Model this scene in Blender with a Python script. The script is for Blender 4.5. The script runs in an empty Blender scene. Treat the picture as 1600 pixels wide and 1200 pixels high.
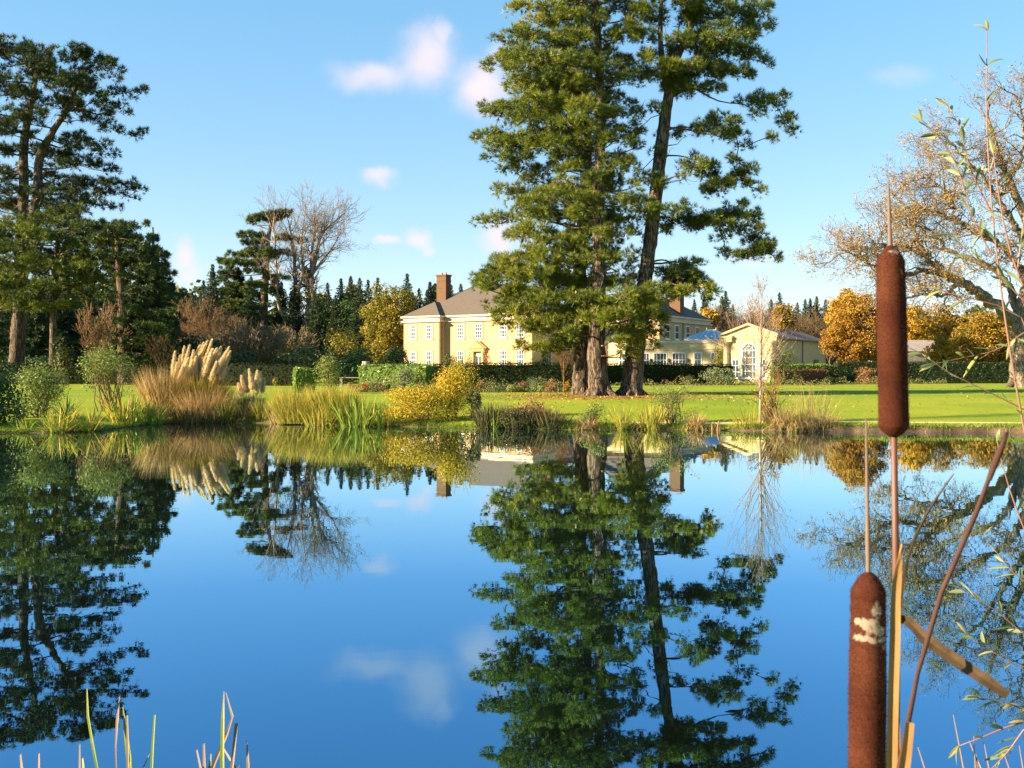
import bpy, math
import numpy as np
from mathutils import Vector
rad = math.radians
S = bpy.context.scene
COL = S.collection
# ------------------------------------------------------------------ camera, sky, sun, exposure
F, CX, HY, CAMZ = 1600.0, 800.0, 580.0, 2.0
cam = bpy.data.cameras.new("camera"); camo = bpy.data.objects.new("camera", cam); COL.objects.link(camo)
camo.location = (0, 0, CAMZ); camo.rotation_euler = (rad(90), 0, 0)
cam.sensor_width = 36; cam.lens = 36.0; cam.shift_y = -20/1600
cam.clip_start = 0.05; cam.clip_end = 9000
cam.dof.use_dof = True; cam.dof.focus_distance = 55; cam.dof.aperture_fstop = 22
S.camera = camo
SUN_EL, SUN_AZ = 19.0, 73.0          # azimuth measured to the left of "straight behind the camera"
to_sun = Vector((-math.sin(rad(SUN_AZ))*math.cos(rad(SUN_EL)), -math.cos(rad(SUN_AZ))*math.cos(rad(SUN_EL)), math.sin(rad(SUN_EL))))
sun = bpy.data.lights.new("sun", 'SUN'); suno = bpy.data.objects.new("sun", sun); COL.objects.link(suno)
sun.energy = 5.0; sun.angle = rad(0.5); sun.color = (1.0, 0.80, 0.52)
suno.rotation_euler = to_sun.to_track_quat('Z', 'Y').to_euler(); suno.location = (-40, -10, 40)
S.view_settings.view_transform = 'Standard'; S.view_settings.look = 'None'
S.view_settings.gamma = 1; S.view_settings.exposure = 2.15
S.cycles.use_denoising = True
S.cycles.max_bounces = 8; S.cycles.transparent_max_bounces = 8; S.cycles.diffuse_bounces = 3
SKY_STRENGTH = 0.115

def N(nt, typ, loc=None, **kw):
    n = nt.nodes.new(typ)
    for k, v in kw.items():
        if k in n.inputs.keys() if isinstance(k, str) else False: n.inputs[k].default_value = v
        else: setattr(n, k, v)
    return n
W = bpy.data.worlds.new("World"); S.world = W; W.use_nodes = True
nt = W.node_tree; nt.nodes.clear(); L = nt.links.new
out = N(nt, 'ShaderNodeOutputWorld'); bg = N(nt, 'ShaderNodeBackground'); bg.inputs[1].default_value = SKY_STRENGTH
sky = N(nt, 'ShaderNodeTexSky', sky_type='NISHITA'); sky.sun_disc = False
sky.sun_elevation = rad(SUN_EL); sky.sun_rotation = math.atan2(to_sun.x, to_sun.y)
sky.air_density = 1.0; sky.dust_density = 0.0; sky.ozone_density = 4.0
hs = N(nt, 'ShaderNodeHueSaturation'); hs.inputs['Saturation'].default_value = 1.27; hs.inputs['Value'].default_value = 1.0; hs.inputs['Hue'].default_value = 0.506
L(sky.outputs[0], hs.inputs['Color'])
# clouds: soft puffs fixed in world directions (x/y and z/y of the direction)
tc = N(nt, 'ShaderNodeTexCoord'); sep = N(nt, 'ShaderNodeSeparateXYZ'); L(tc.outputs['Generated'], sep.inputs[0])
mx = N(nt, 'ShaderNodeMath', operation='MAXIMUM'); L(sep.outputs[1], mx.inputs[0]); mx.inputs[1].default_value = 0.05
dx = N(nt, 'ShaderNodeMath', operation='DIVIDE'); L(sep.outputs[0], dx.inputs[0]); L(mx.outputs[0], dx.inputs[1])
dz = N(nt, 'ShaderNodeMath', operation='DIVIDE'); L(sep.outputs[2], dz.inputs[0]); L(mx.outputs[0], dz.inputs[1])
cmb = N(nt, 'ShaderNodeCombineXYZ'); L(dx.outputs[0], cmb.inputs[0]); L(dz.outputs[0], cmb.inputs[1])
nz = N(nt, 'ShaderNodeTexNoise'); nz.inputs['Scale'].default_value = 26; nz.inputs['Detail'].default_value = 5; nz.inputs['Roughness'].default_value = .55; L(cmb.outputs[0], nz.inputs['Vector'])
nsub = N(nt, 'ShaderNodeVectorMath', operation='SUBTRACT'); L(nz.outputs['Color'], nsub.inputs[0]); nsub.inputs[1].default_value = (.5, .5, .5)
nsc = N(nt, 'ShaderNodeVectorMath', operation='SCALE'); L(nsub.outputs[0], nsc.inputs[0]); nsc.inputs['Scale'].default_value = 0.03
pw = N(nt, 'ShaderNodeVectorMath', operation='ADD'); L(cmb.outputs[0], pw.inputs[0]); L(nsc.outputs[0], pw.inputs[1])
acc = None
for (cx, cy, rx, ry, a) in [(668, 92, 42, 46, .85), (690, 62, 16, 24, .7), (585, 118, 60, 24, .75), (630, 112, 45, 18, .5), (752, 138, 44, 40, 1.0), (772, 88, 18, 24, .5),
                            (592, 280, 32, 18, .75), (604, 378, 28, 11, .75), (655, 372, 30, 16, .8), (668, 384, 18, 12, .6), (780, 368, 40, 28, .9), (288, 400, 22, 34, .9), (296, 428, 26, 20, .6),
                            (1410, 118, 40, 18, .22), (1180, 400, 60, 20, .3), (420, 420, 80, 18, .25)]:
    s1 = N(nt, 'ShaderNodeVectorMath', operation='SUBTRACT'); L(pw.outputs[0], s1.inputs[0]); s1.inputs[1].default_value = ((cx-CX)/F, (HY-cy)/F, 0)
    s2 = N(nt, 'ShaderNodeVectorMath', operation='MULTIPLY'); L(s1.outputs[0], s2.inputs[0]); s2.inputs[1].default_value = (F/rx/(1.4 if cy < 200 else 1.0), F/ry/(1.4 if cy < 200 else 1.05), 0)
    s3 = N(nt, 'ShaderNodeVectorMath', operation='LENGTH'); L(s2.outputs[0], s3.inputs[0])
    mr = N(nt, 'ShaderNodeMapRange'); mr.interpolation_type = 'SMOOTHERSTEP'; L(s3.outputs['Value'], mr.inputs[0])
    mr.inputs[1].default_value = 0.0; mr.inputs[2].default_value = 1.25; mr.inputs[3].default_value = a; mr.inputs[4].default_value = 0
    if acc is None: acc = mr.outputs[0]
    else:
        m = N(nt, 'ShaderNodeMath', operation='MAXIMUM'); L(acc, m.inputs[0]); L(mr.outputs[0], m.inputs[1]); acc = m.outputs[0]
frn = N(nt, 'ShaderNodeMath', operation='GREATER_THAN'); L(sep.outputs[1], frn.inputs[0]); frn.inputs[1].default_value = .05
fm = N(nt, 'ShaderNodeMath', operation='MULTIPLY'); L(acc, fm.inputs[0]); L(frn.outputs[0], fm.inputs[1])
mixc = N(nt, 'ShaderNodeMix', data_type='RGBA'); L(fm.outputs[0], mixc.inputs[0]); gm = N(nt, 'ShaderNodeGamma'); gm.inputs[1].default_value = 0.5; L(hs.outputs[0], gm.inputs[0]); L(gm.outputs[0], mixc.inputs[6]); mixc.inputs[7].default_value = (2.05, 1.83, 1.93, 1)
L(mixc.outputs[2], bg.inputs[0]); L(bg.outputs[0], out.inputs[0])

# ------------------------------------------------------------------ helpers
def P(px, py, D): return np.array([(px-CX)/F*D, D, CAMZ+(HY-py)/F*D])
def X(px, D): return (px-CX)/F*D
def tag(o, label=None, cat=None, group=None, kind=None):
    if label: o['label'] = label
    if cat: o['category'] = cat
    if group: o['group'] = group
    if kind: o['kind'] = kind
    return o
def thing(name, label, cat, loc=(0, 0, 0), rz=0, group=None):
    o = bpy.data.objects.new(name, None); COL.objects.link(o); o.empty_display_size = .3
    o.location = loc; o.rotation_euler = (0, 0, rz)
    return tag(o, label, cat, group)
def copy_tree(o, parent=None):
    c = o.copy(); COL.objects.link(c); c.parent = parent
    for ch in list(o.children): copy_tree(ch, c)
    return c
def norm(v):
    v = np.asarray(v, float); return v/np.maximum(np.linalg.norm(v, axis=-1, keepdims=True), 1e-9)
class MB:
    """collects triangles and quads, builds ONE mesh"""
    def __init__(s): s.v = []; s.q = []; s.t = []; s.tint = []; s.n = 0
    def add(s, v, q=None, t=None, tint=.5):
        v = np.asarray(v, float).reshape(-1, 3); 
        if q is not None and len(q): s.q.append(np.asarray(q, int).reshape(-1, 4)+s.n)
        if t is not None and len(t): s.t.append(np.asarray(t, int).reshape(-1, 3)+s.n)
        s.v.append(v); s.tint.append(np.broadcast_to(np.asarray(tint, float), (len(v),)) if np.ndim(tint) < 1 else np.asarray(tint, float)); s.n += len(v)
    def box(s, x0, x1, y0, y1, z0, z1, tint=.5):
        v = [(x, y, z) for z in (z0, z1) for y in (y0, y1) for x in (x0, x1)]
        s.add(v, [(0, 2, 3, 1), (4, 5, 7, 6), (0, 1, 5, 4), (2, 6, 7, 3), (0, 4, 6, 2), (1, 3, 7, 5)], tint=tint)
    def tube(s, pts, r, n=6, tint=.5, cap=True, lump=0, rng=None):
        pts = np.asarray(pts, float); k = len(pts); r = np.broadcast_to(np.asarray(r, float), (k,))
        d = np.gradient(pts, axis=0); d = norm(d)
        ref = np.array([0, 0, 1.]) if abs(d[:, 2]).mean() < .8 else np.array([1., 0, 0])
        a = norm(np.cross(d, ref)); b = np.cross(d, a)
        th = np.arange(n)*2*math.pi/n
        rr = r[:, None]*(np.ones((k, n)) if not lump else 1+lump*rng.standard_normal((k, n)))
        v = pts[:, None, :]+rr[..., None]*(np.cos(th)[None, :, None]*a[:, None, :]+np.sin(th)[None, :, None]*b[:, None, :])
        i = np.arange(k-1)[:, None]*n; j = np.arange(n)[None, :]; j2 = (j+1) % n
        q = np.stack([i+j, i+j2, i+n+j2, i+n+j], -1).reshape(-1, 4)
        vv = v.reshape(-1, 3); t = None
        if cap:
            vv = np.vstack([vv, pts[-1]+d[-1]*r[-1]*.5]); jj = np.arange(n)
            t = np.stack([(k-1)*n+jj, (k-1)*n+(jj+1) % n, np.full(n, k*n)], -1)
        s.add(vv, q, t, tint)
    def lathe(s, prof, n=16, c=(0, 0, 0), tint=.5):
        prof = np.asarray(prof, float); k = len(prof); th = np.arange(n)*2*math.pi/n
        v = np.stack([prof[:, 0, None]*np.cos(th)+c[0], prof[:, 0, None]*np.sin(th)+c[1], np.repeat(prof[:, 1, None], n, 1)+c[2]], -1).reshape(-1, 3)
        i = np.arange(k-1)[:, None]*n; j = np.arange(n)[None, :]; j2 = (j+1) % n
        s.add(v, np.stack([i+j, i+j2, i+n+j2, i+n+j], -1).reshape(-1, 4), tint=tint)
    def leaves(s, c, size, rng, nrm=None, rnd=1.0, aspect=.5, tint=None):
        """rhombic leaves at c (n,3); nrm: preferred facing"""
        c = np.asarray(c, float); n = len(c)
        size = np.broadcast_to(np.asarray(size, float), (n,))[:, None]*rng.uniform(.7, 1.3, (n, 1))
        nn = rng.standard_normal((n, 3))*rnd
        if nrm is not None: nn = nn+nrm
        nn = norm(nn); t = norm(np.cross(nn, rng.standard_normal((n, 3)))); b = np.cross(nn, t)
        v = np.stack([c-t*size*.5, c+b*size*.5*aspect, c+t*size*.5, c-b*size*.5*aspect], 1).reshape(-1, 3)
        if tint is None: tint = rng.random(n)
        s.add(v, np.arange(4*n).reshape(-1, 4), tint=np.repeat(tint, 4))
    def needles(s, c, d, rng, k=10, L=.25, Wd=.03, spread=.8, tint=None):
        """tufts of k needle triangles at c (n,3) round direction d"""
        c = np.asarray(c, float); n = len(c)
        if tint is None: tint = rng.random(n)
        cc = np.repeat(c, k, 0); m = n*k
        dd = norm(np.repeat(d, k, 0)+spread*rng.standard_normal((m, 3)))
        ln = (np.broadcast_to(np.asarray(L, float), (n,)).repeat(k)*rng.uniform(.6, 1.2, m))[:, None]
        sd = norm(np.cross(dd, rng.standard_normal((m, 3))))*Wd*.5
        b = cc+dd*ln*.12
        v = np.stack([b-sd, b+sd, cc+dd*ln], 1).reshape(-1, 3)
        s.add(v, t=np.arange(3*m).reshape(-1, 3), tint=np.repeat(np.clip(np.repeat(tint, k)+rng.uniform(-.12, .12, m), 0, 1), 3))
    def blades(s, base, h, w, lean, rng, seg=4, droop=.6, az=None, tint=None, face=None):
        """curved tapering grass blades from base (n,3)"""
        base = np.asarray(base, float); n = len(base)
        h = np.broadcast_to(np.asarray(h, float), (n,)); w = np.broadcast_to(np.asarray(w, float), (n,)); lean = np.broadcast_to(np.asarray(lean, float), (n,))
        if az is None: az = rng.uniform(0, 2*math.pi, n)
        hd = np.stack([np.cos(az), np.sin(az), np.zeros(n)], -1)
        fa = az+math.pi/2+rng.uniform(-.6, .6, n) if face is None else face
        sd = np.stack([np.cos(fa), np.sin(fa), np.zeros(n)], -1)
        if tint is None: tint = rng.random(n)
        u = np.linspace(0, 1, seg+1)
        ang = lean[:, None]+np.broadcast_to(np.asarray(droop, float), (n,))[:, None]*u[None, :]**1.5*lean[:, None]*2     # angle from vertical grows to the tip
        ds = h[:, None]/seg
        px = np.concatenate([np.zeros((n, 1)), np.cumsum(np.sin(ang[:, :-1])*ds, 1)], 1)
        pz = np.concatenate([np.zeros((n, 1)), np.cumsum(np.cos(ang[:, :-1])*ds, 1)], 1)
        c = base[:, None, :]+px[..., None]*hd[:, None, :]+pz[..., None]*np.array([0, 0, 1.])
        ww = w[:, None]*(np.sqrt(np.clip(1-u**2.2, 0, 1)))[None, :]*.5+.0004
        a = c-sd[:, None, :]*ww[..., None]; b = c+sd[:, None, :]*ww[..., None]
        v = np.stack([a, b], 2).reshape(-1, 3); k = 2*(seg+1)
        i = (np.arange(n)*k)[:, None]+2*np.arange(seg)[None, :]
        s.add(v, np.stack([i, i+1, i+3, i+2], -1).reshape(-1, 4), tint=np.repeat(tint, k))
    def build(s, name, mat, parent=None, smooth=False, origin=None):
        me = bpy.data.meshes.new(name)
        v = np.vstack(s.v) if s.v else np.zeros((0, 3))
        if origin is not None: v = v-np.asarray(origin, float)
        q = np.vstack(s.q) if s.q else np.zeros((0, 4), int); t = np.vstack(s.t) if s.t else np.zeros((0, 3), int)
        me.vertices.add(len(v)); me.vertices.foreach_set('co', v.ravel())
        me.loops.add(q.size+t.size); me.loops.foreach_set('vertex_index', np.concatenate([q.ravel(), t.ravel()]).astype(np.int32))
        me.polygons.add(len(q)+len(t))
        me.polygons.foreach_set('loop_start', np.concatenate([np.arange(len(q))*4, q.size+np.arange(len(t))*3]).astype(np.int32))
        me.polygons.foreach_set('use_smooth', np.full(len(q)+len(t), smooth))
        me.update(calc_edges=True)
        at = me.attributes.new('tint', 'FLOAT', 'POINT'); at.data.foreach_set('value', np.concatenate(s.tint).astype(np.float32) if s.tint else np.zeros(0, np.float32))
        me.materials.append(mat)
        o = bpy.data.objects.new(name, me); COL.objects.link(o)
        if parent is not None: o.parent = parent
        return o

# ------------------------------------------------------------------ materials
def new_mat(name):
    m = bpy.data.materials.new(name); m.use_nodes = True; nt = m.node_tree; nt.nodes.clear()
    o = N(nt, 'ShaderNodeOutputMaterial'); return m, nt, o
def ramp(nt, cols, pos=None):
    r = N(nt, 'ShaderNodeValToRGB'); e = r.color_ramp.elements
    k = len(cols); pos = pos or [i/max(1, k-1) for i in range(k)]
    while len(e) < k: e.new(.5)
    for i in range(k): e[i].position = pos[i]; e[i].color = (*cols[i], 1)
    return r
def leaf_mat(name, cols, trans=.3, rough=.55, spec=.25):
    m, nt, o = new_mat(name); L = nt.links.new
    a = N(nt, 'ShaderNodeAttribute', attribute_name='tint'); r = ramp(nt, cols); L(a.outputs['Fac'], r.inputs[0])
    p = N(nt, 'ShaderNodeBsdfPrincipled'); p.inputs['Roughness'].default_value = rough; p.inputs['Specular IOR Level'].default_value = spec
    L(r.outputs[0], p.inputs['Base Color'])
    t = N(nt, 'ShaderNodeBsdfTranslucent'); L(r.outputs[0], t.inputs[0])
    x = N(nt, 'ShaderNodeMixShader'); x.inputs[0].default_value = trans; L(p.outputs[0], x.inputs[1]); L(t.outputs[0], x.inputs[2]); L(x.outputs[0], o.inputs[0])
    return m
def rough_mat(name, c1, c2, scale=3, stretch=(1, 1, 1), rough=.85, bump=.3, bdist=.02, detail=6, c3=None, coord='Object', spec=.2):
    m, nt, o = new_mat(name); L = nt.links.new
    tc = N(nt, 'ShaderNodeTexCoord'); mp = N(nt, 'ShaderNodeMapping'); mp.inputs['Scale'].default_value = stretch; L(tc.outputs[coord], mp.inputs[0])
    n = N(nt, 'ShaderNodeTexNoise'); n.inputs['Scale'].default_value = scale; n.inputs['Detail'].default_value = detail; n.inputs['Roughness'].default_value = .62; L(mp.outputs[0], n.inputs['Vector'])
    r = ramp(nt, [c1, c2] if c3 is None else [c1, c2, c3], [.32, .68] if c3 is None else [.3, .5, .7]); L(n.outputs['Fac'], r.inputs[0])
    p = N(nt, 'ShaderNodeBsdfPrincipled'); p.inputs['Roughness'].default_value = rough; p.inputs['Specular IOR Level'].default_value = spec; L(r.outputs[0], p.inputs['Base Color'])
    if bump:
        b = N(nt, 'ShaderNodeBump'); b.inputs['Strength'].default_value = bump; b.inputs['Distance'].default_value = bdist; L(n.outputs['Fac'], b.inputs['Height']); L(b.outputs[0], p.inputs['Normal'])
    L(p.outputs[0], o.inputs[0]); return m
def bark_mat(name, c1, c2, scale=5, vert=.22, bump=1.0, bdist=.06):
    m, nt, o = new_mat(name); L = nt.links.new
    tc = N(nt, 'ShaderNodeTexCoord'); mp = N(nt, 'ShaderNodeMapping'); mp.inputs['Scale'].default_value = (1, 1, vert); L(tc.outputs['Object'], mp.inputs[0])
    n = N(nt, 'ShaderNodeTexNoise'); n.inputs['Scale'].default_value = scale; n.inputs['Detail'].default_value = 7; n.inputs['Distortion'].default_value = .6; L(mp.outputs[0], n.inputs['Vector'])
    vo = N(nt, 'ShaderNodeTexVoronoi', feature='DISTANCE_TO_EDGE'); vo.inputs['Scale'].default_value = scale*.9
    ad = N(nt, 'ShaderNodeVectorMath', operation='ADD'); sc = N(nt, 'ShaderNodeVectorMath', operation='SCALE'); sc.inputs['Scale'].default_value = .35
    L(n.outputs['Color'], sc.inputs[0]); L(mp.outputs[0], ad.inputs[0]); L(sc.outputs[0], ad.inputs[1]); L(ad.outputs[0], vo.inputs['Vector'])
    mr = N(nt, 'ShaderNodeMapRange'); L(vo.outputs['Distance'], mr.inputs[0]); mr.inputs[1].default_value = 0; mr.inputs[2].default_value = .16
    mu = N(nt, 'ShaderNodeMath', operation='MULTIPLY'); L(mr.outputs[0], mu.inputs[0]); L(n.outputs['Fac'], mu.inputs[1])
    r = ramp(nt, [c1, c2], [.05, .6]); L(mu.outputs[0], r.inputs[0])
    p = N(nt, 'ShaderNodeBsdfPrincipled'); p.inputs['Roughness'].default_value = .9; p.inputs['Specular IOR Level'].default_value = .15; L(r.outputs[0], p.inputs['Base Color'])
    b = N(nt, 'ShaderNodeBump'); b.inputs['Strength'].default_value = bump; b.inputs['Distance'].default_value = bdist; L(mu.outputs[0], b.inputs['Height']); L(b.outputs[0], p.inputs['Normal'])
    L(p.outputs[0], o.inputs[0]); return m
def plain(name, c, rough=.5, metal=0, spec=.5):
    m, nt, o = new_mat(name); p = N(nt, 'ShaderNodeBsdfPrincipled'); p.inputs['Base Color'].default_value = (*c, 1); p.inputs['Roughness'].default_value = rough
    p.inputs['Metallic'].default_value = metal; p.inputs['Specular IOR Level'].default_value = spec; nt.links.new(p.outputs[0], o.inputs[0]); return m

# ------------------------------------------------------------------ pond outline (polar about C0) and ground height
C0 = np.array([0., 18.])
shore = [(X(px, 3200/(py-580)), 3200/(py-580)) for px, py in [(0, 677), (80, 676.5), (160, 674), (205, 667), (260, 662), (340, 661), (420, 661.5), (470, 664), (540, 666), (680, 668), (760, 670), (890, 672), (1000, 671.5), (1110, 672.5), (1200, 674), (1400, 675.5), (1600, 676.5)]]
shore += [(20, 32), (25, 29.5), (29, 24), (30, 17), (26, 9), (17, 4.5), (8, 2.6), (0, 2.1), (-8, 2.6), (-17, 5), (-26, 10), (-30, 17), (-28, 25), (-22.5, 31)]
_sh = np.array(shore)-C0; _th = np.arctan2(_sh[:, 1], _sh[:, 0]); _r = np.hypot(_sh[:, 0], _sh[:, 1]); _o = np.argsort(_th); _th = _th[_o]; _r = _r[_o]
NTH = 1440
THS = np.arange(NTH)*2*math.pi/NTH-math.pi
_rng0 = np.random.default_rng(5)
R0 = np.interp(THS, np.r_[_th-2*math.pi, _th, _th+2*math.pi], np.r_[_r, _r, _r])
_k = np.hanning(13); _k /= _k.sum(); R0 = np.convolve(np.r_[R0[-6:], R0, R0[:6]], _k, 'valid')
_w = np.hanning(9); _w /= _w.sum(); R0 = R0+np.convolve(_rng0.standard_normal(NTH+8), _w, 'valid')*.11
def Rs(th): return np.interp(th, np.r_[THS, math.pi], np.r_[R0, R0[0]])
RINGS = [-4, -2, -1, -.4, -.12, 0, .05, .11, .2, .35, .55, .85, 1.0, 1.45, 1.8, 2.3, 3, 4, 5.5, 7.5, 10, 13, 17, 22, 30, 40, 55, 75, 100, 140, 200, 300, 500, 900, 1800, 4000]
HD = [-4, -2, -1, -.4, -.12, 0, .11, .35, 1.2, 3, 10, 22, 60, 150, 4000]
HZ = [-1.2, -.8, -.5, -.2, -.08, -.02, .17, .22, .275, .33, .5, .69, .8, 1.0, 1.2]
HL = [-1.2, -.8, -.5, -.2, -.08, -.02, .03, .07, .18, .30, .5, .69, .8, 1.0, 1.2]
def HH(d, x):
    w = np.clip((np.asarray(x)-7)/3, 0, 1); return np.interp(d, HD, HZ)*w+np.interp(d, HD, HL)*(1-w)
_lump = np.convolve(_rng0.standard_normal(NTH+6), np.ones(7)/7, 'valid')
def H(x, y):
    th = math.atan2(y-C0[1], x-C0[0]); d = math.hypot(x-C0[0], y-C0[1])-float(Rs(th)); return float(HH(d, x))
def bank(px, off):
    """ground point `off` metres behind the far waterline on the view column px"""
    ys = np.linspace(26, 60, 1400); xs = (px-CX)/F*ys
    d = np.hypot(xs, ys-C0[1])-Rs(np.arctan2(ys-C0[1], xs)); i = int(np.argmax(d > off)); return np.array([xs[i], ys[i], H(xs[i], ys[i])])
def gp(px, D): x = X(px, D); return np.array([x, D, H(x, D)])
def dist_shore(x, y): return np.hypot(x, y-C0[1])-Rs(np.arctan2(y-C0[1], x))

PINE_BASES = [(4.15, 58.5), (4.78, 55.6), (6.5, 56.2)]
def make_ground():
    mb = MB(); rows = []
    for d in RINGS:
        z = HH(d, C0[0]+(R0+d)*np.cos(THS))
        j = _lump*.02*(1 if .1 <= d <= .4 else 0)
        rows.append(np.stack([C0[0]+(R0+d)*np.cos(THS), C0[1]+(R0+d)*np.sin(THS), z+j], -1))
    v = np.vstack(rows+[np.array([[C0[0], C0[1], -1.2]])]); k = len(RINGS)
    i = np.arange(k-1)[:, None]*NTH; j = np.arange(NTH)[None, :]; j2 = (j+1) % NTH
    q = np.stack([i+j, i+NTH+j, i+NTH+j2, i+j2], -1).reshape(-1, 4)
    jj = np.arange(NTH); t = np.stack([jj, (jj+1) % NTH, np.full(NTH, k*NTH)], -1)
    ds = np.r_[np.repeat(RINGS, NTH), -4]
    mb.add(v, q, t, tint=np.clip((ds+.02)/.7, 0, 1))     # 0 bare bank .. 1 turf
    m, nt, o = new_mat("lawn_turf"); L = nt.links.new
    tc = N(nt, 'ShaderNodeTexCoord')
    n1 = N(nt, 'ShaderNodeTexNoise'); n1.inputs['Scale'].default_value = .16; n1.inputs['Detail'].default_value = 4; L(tc.outputs['Object'], n1.inputs['Vector'])
    n2 = N(nt, 'ShaderNodeTexNoise'); n2.inputs['Scale'].default_value = 9; n2.inputs['Detail'].default_value = 6; n2.inputs['Roughness'].default_value = .7; L(tc.outputs['Object'], n2.inputs['Vector'])
    r1 = ramp(nt, [(.175, .245, .016), (.275, .300, .020)], [.35, .65]); L(n1.outputs['Fac'], r1.inputs[0])
    r2 = ramp(nt, [(.55, .6, .5), (1.1, 1.08, 1.0)], [.3, .62]); L(n2.outputs['Fac'], r2.inputs[0])
    g = N(nt, 'ShaderNodeMix', data_type='RGBA', blend_type='MULTIPLY'); g.inputs[0].default_value = .8; L(r1.outputs[0], g.inputs[6]); L(r2.outputs[0], g.inputs[7])
    # fallen needles round the big pines
    sub = N(nt, 'ShaderNodeVectorMath', operation='SUBTRACT'); L(tc.outputs['Object'], sub.inputs[0]); sub.inputs[1].default_value = (5.2, 55.0, 0)
    scl = N(nt, 'ShaderNodeVectorMath', operation='MULTIPLY'); L(sub.outputs[0], scl.inputs[0]); scl.inputs[1].default_value = (1/7.5, 1/5.4, 0)
    ln = N(nt, 'ShaderNodeVectorMath', operation='LENGTH'); L(scl.outputs[0], ln.inputs[0])
    n3 = N(nt, 'ShaderNodeTexNoise'); n3.inputs['Scale'].default_value = 1.6; n3.inputs['Detail'].default_value = 8; n3.inputs['Roughness'].default_value = .75; L(tc.outputs['Object'], n3.inputs['Vector'])
    ad = N(nt, 'ShaderNodeMath', operation='MULTIPLY_ADD'); L(n3.outputs['Fac'], ad.inputs[0]); ad.inputs[1].default_value = 1.5; L(ln.outputs['Value'], ad.inputs[2])
    mr = N(nt, 'ShaderNodeMapRange'); L(ad.outputs[0], mr.inputs[0]); mr.inputs[1].default_value = 1.15; mr.inputs[2].default_value = 1.75; mr.inputs[3].default_value = .85; mr.inputs[4].default_value = 0
    g2 = N(nt, 'ShaderNodeMix', data_type='RGBA'); L(mr.outputs[0], g2.inputs[0]); L(g.outputs[2], g2.inputs[6]); g2.inputs[7].default_value = (.22, .11, .025, 1)
    # bare earth on the bank face
    at = N(nt, 'ShaderNodeAttribute', attribute_name='tint')
    a2 = N(nt, 'ShaderNodeMath', operation='MULTIPLY_ADD'); L(n2.outputs['Fac'], a2.inputs[0]); a2.inputs[1].default_value = .5; L(at.outputs['Fac'], a2.inputs[2])
    mr2 = N(nt, 'ShaderNodeMapRange'); L(a2.outputs[0], mr2.inputs[0]); mr2.inputs[1].default_value = .5; mr2.inputs[2].default_value = .7
    er = ramp(nt, [(.035, .024, .014), (.15, .105, .065)], [.3, .7]); L(n3.outputs['Fac'], er.inputs[0])
    g3 = N(nt, 'ShaderNodeMix', data_type='RGBA'); L(mr2.outputs[0], g3.inputs[0]); L(er.outputs[0], g3.inputs[6]); L(g2.outputs[2], g3.inputs[7])
    p = N(nt, 'ShaderNodeBsdfPrincipled'); p.inputs['Roughness'].default_value = .9; p.inputs['Specular IOR Level'].default_value = .1; L(g3.outputs[2], p.inputs['Base Color'])
    b = N(nt, 'ShaderNodeBump'); b.inputs['Strength'].default_value = .6; b.inputs['Distance'].default_value = .05; L(n2.outputs['Fac'], b.inputs['Height']); L(b.outputs[0], p.inputs['Normal'])
    L(p.outputs[0], o.inputs[0])
    tag(mb.build('ground', m, smooth=True), kind='structure')
make_ground()
def make_path():
    mb = MB(); a = np.array([X(960, 35), 35-18.]); b = np.array([27, 22-18.])
    t0, t1 = math.atan2(b[1], b[0]), math.atan2(a[1], a[0]); sel = np.where((THS > t0) & (THS < t1))[0]; n = len(sel)
    rows = []
    for d in (1.0, 1.2, 1.45):
        rows.append(np.stack([C0[0]+(R0[sel]+d)*np.cos(THS[sel]), C0[1]+(R0[sel]+d)*np.sin(THS[sel]), HH(d, C0[0]+(R0[sel]+d)*np.cos(THS[sel]))+.008], -1))
    i = np.arange(2)[:, None]*n; j = np.arange(n-1)[None, :]
    mb.add(np.vstack(rows), np.stack([i+j, i+n+j, i+n+j+1, i+j+1], -1).reshape(-1, 4))
    tag(mb.build('path', rough_mat('gravel', (.55, .38, .19), (.70, .50, .27), 14, bump=.2)), kind='structure')
make_path()
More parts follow.
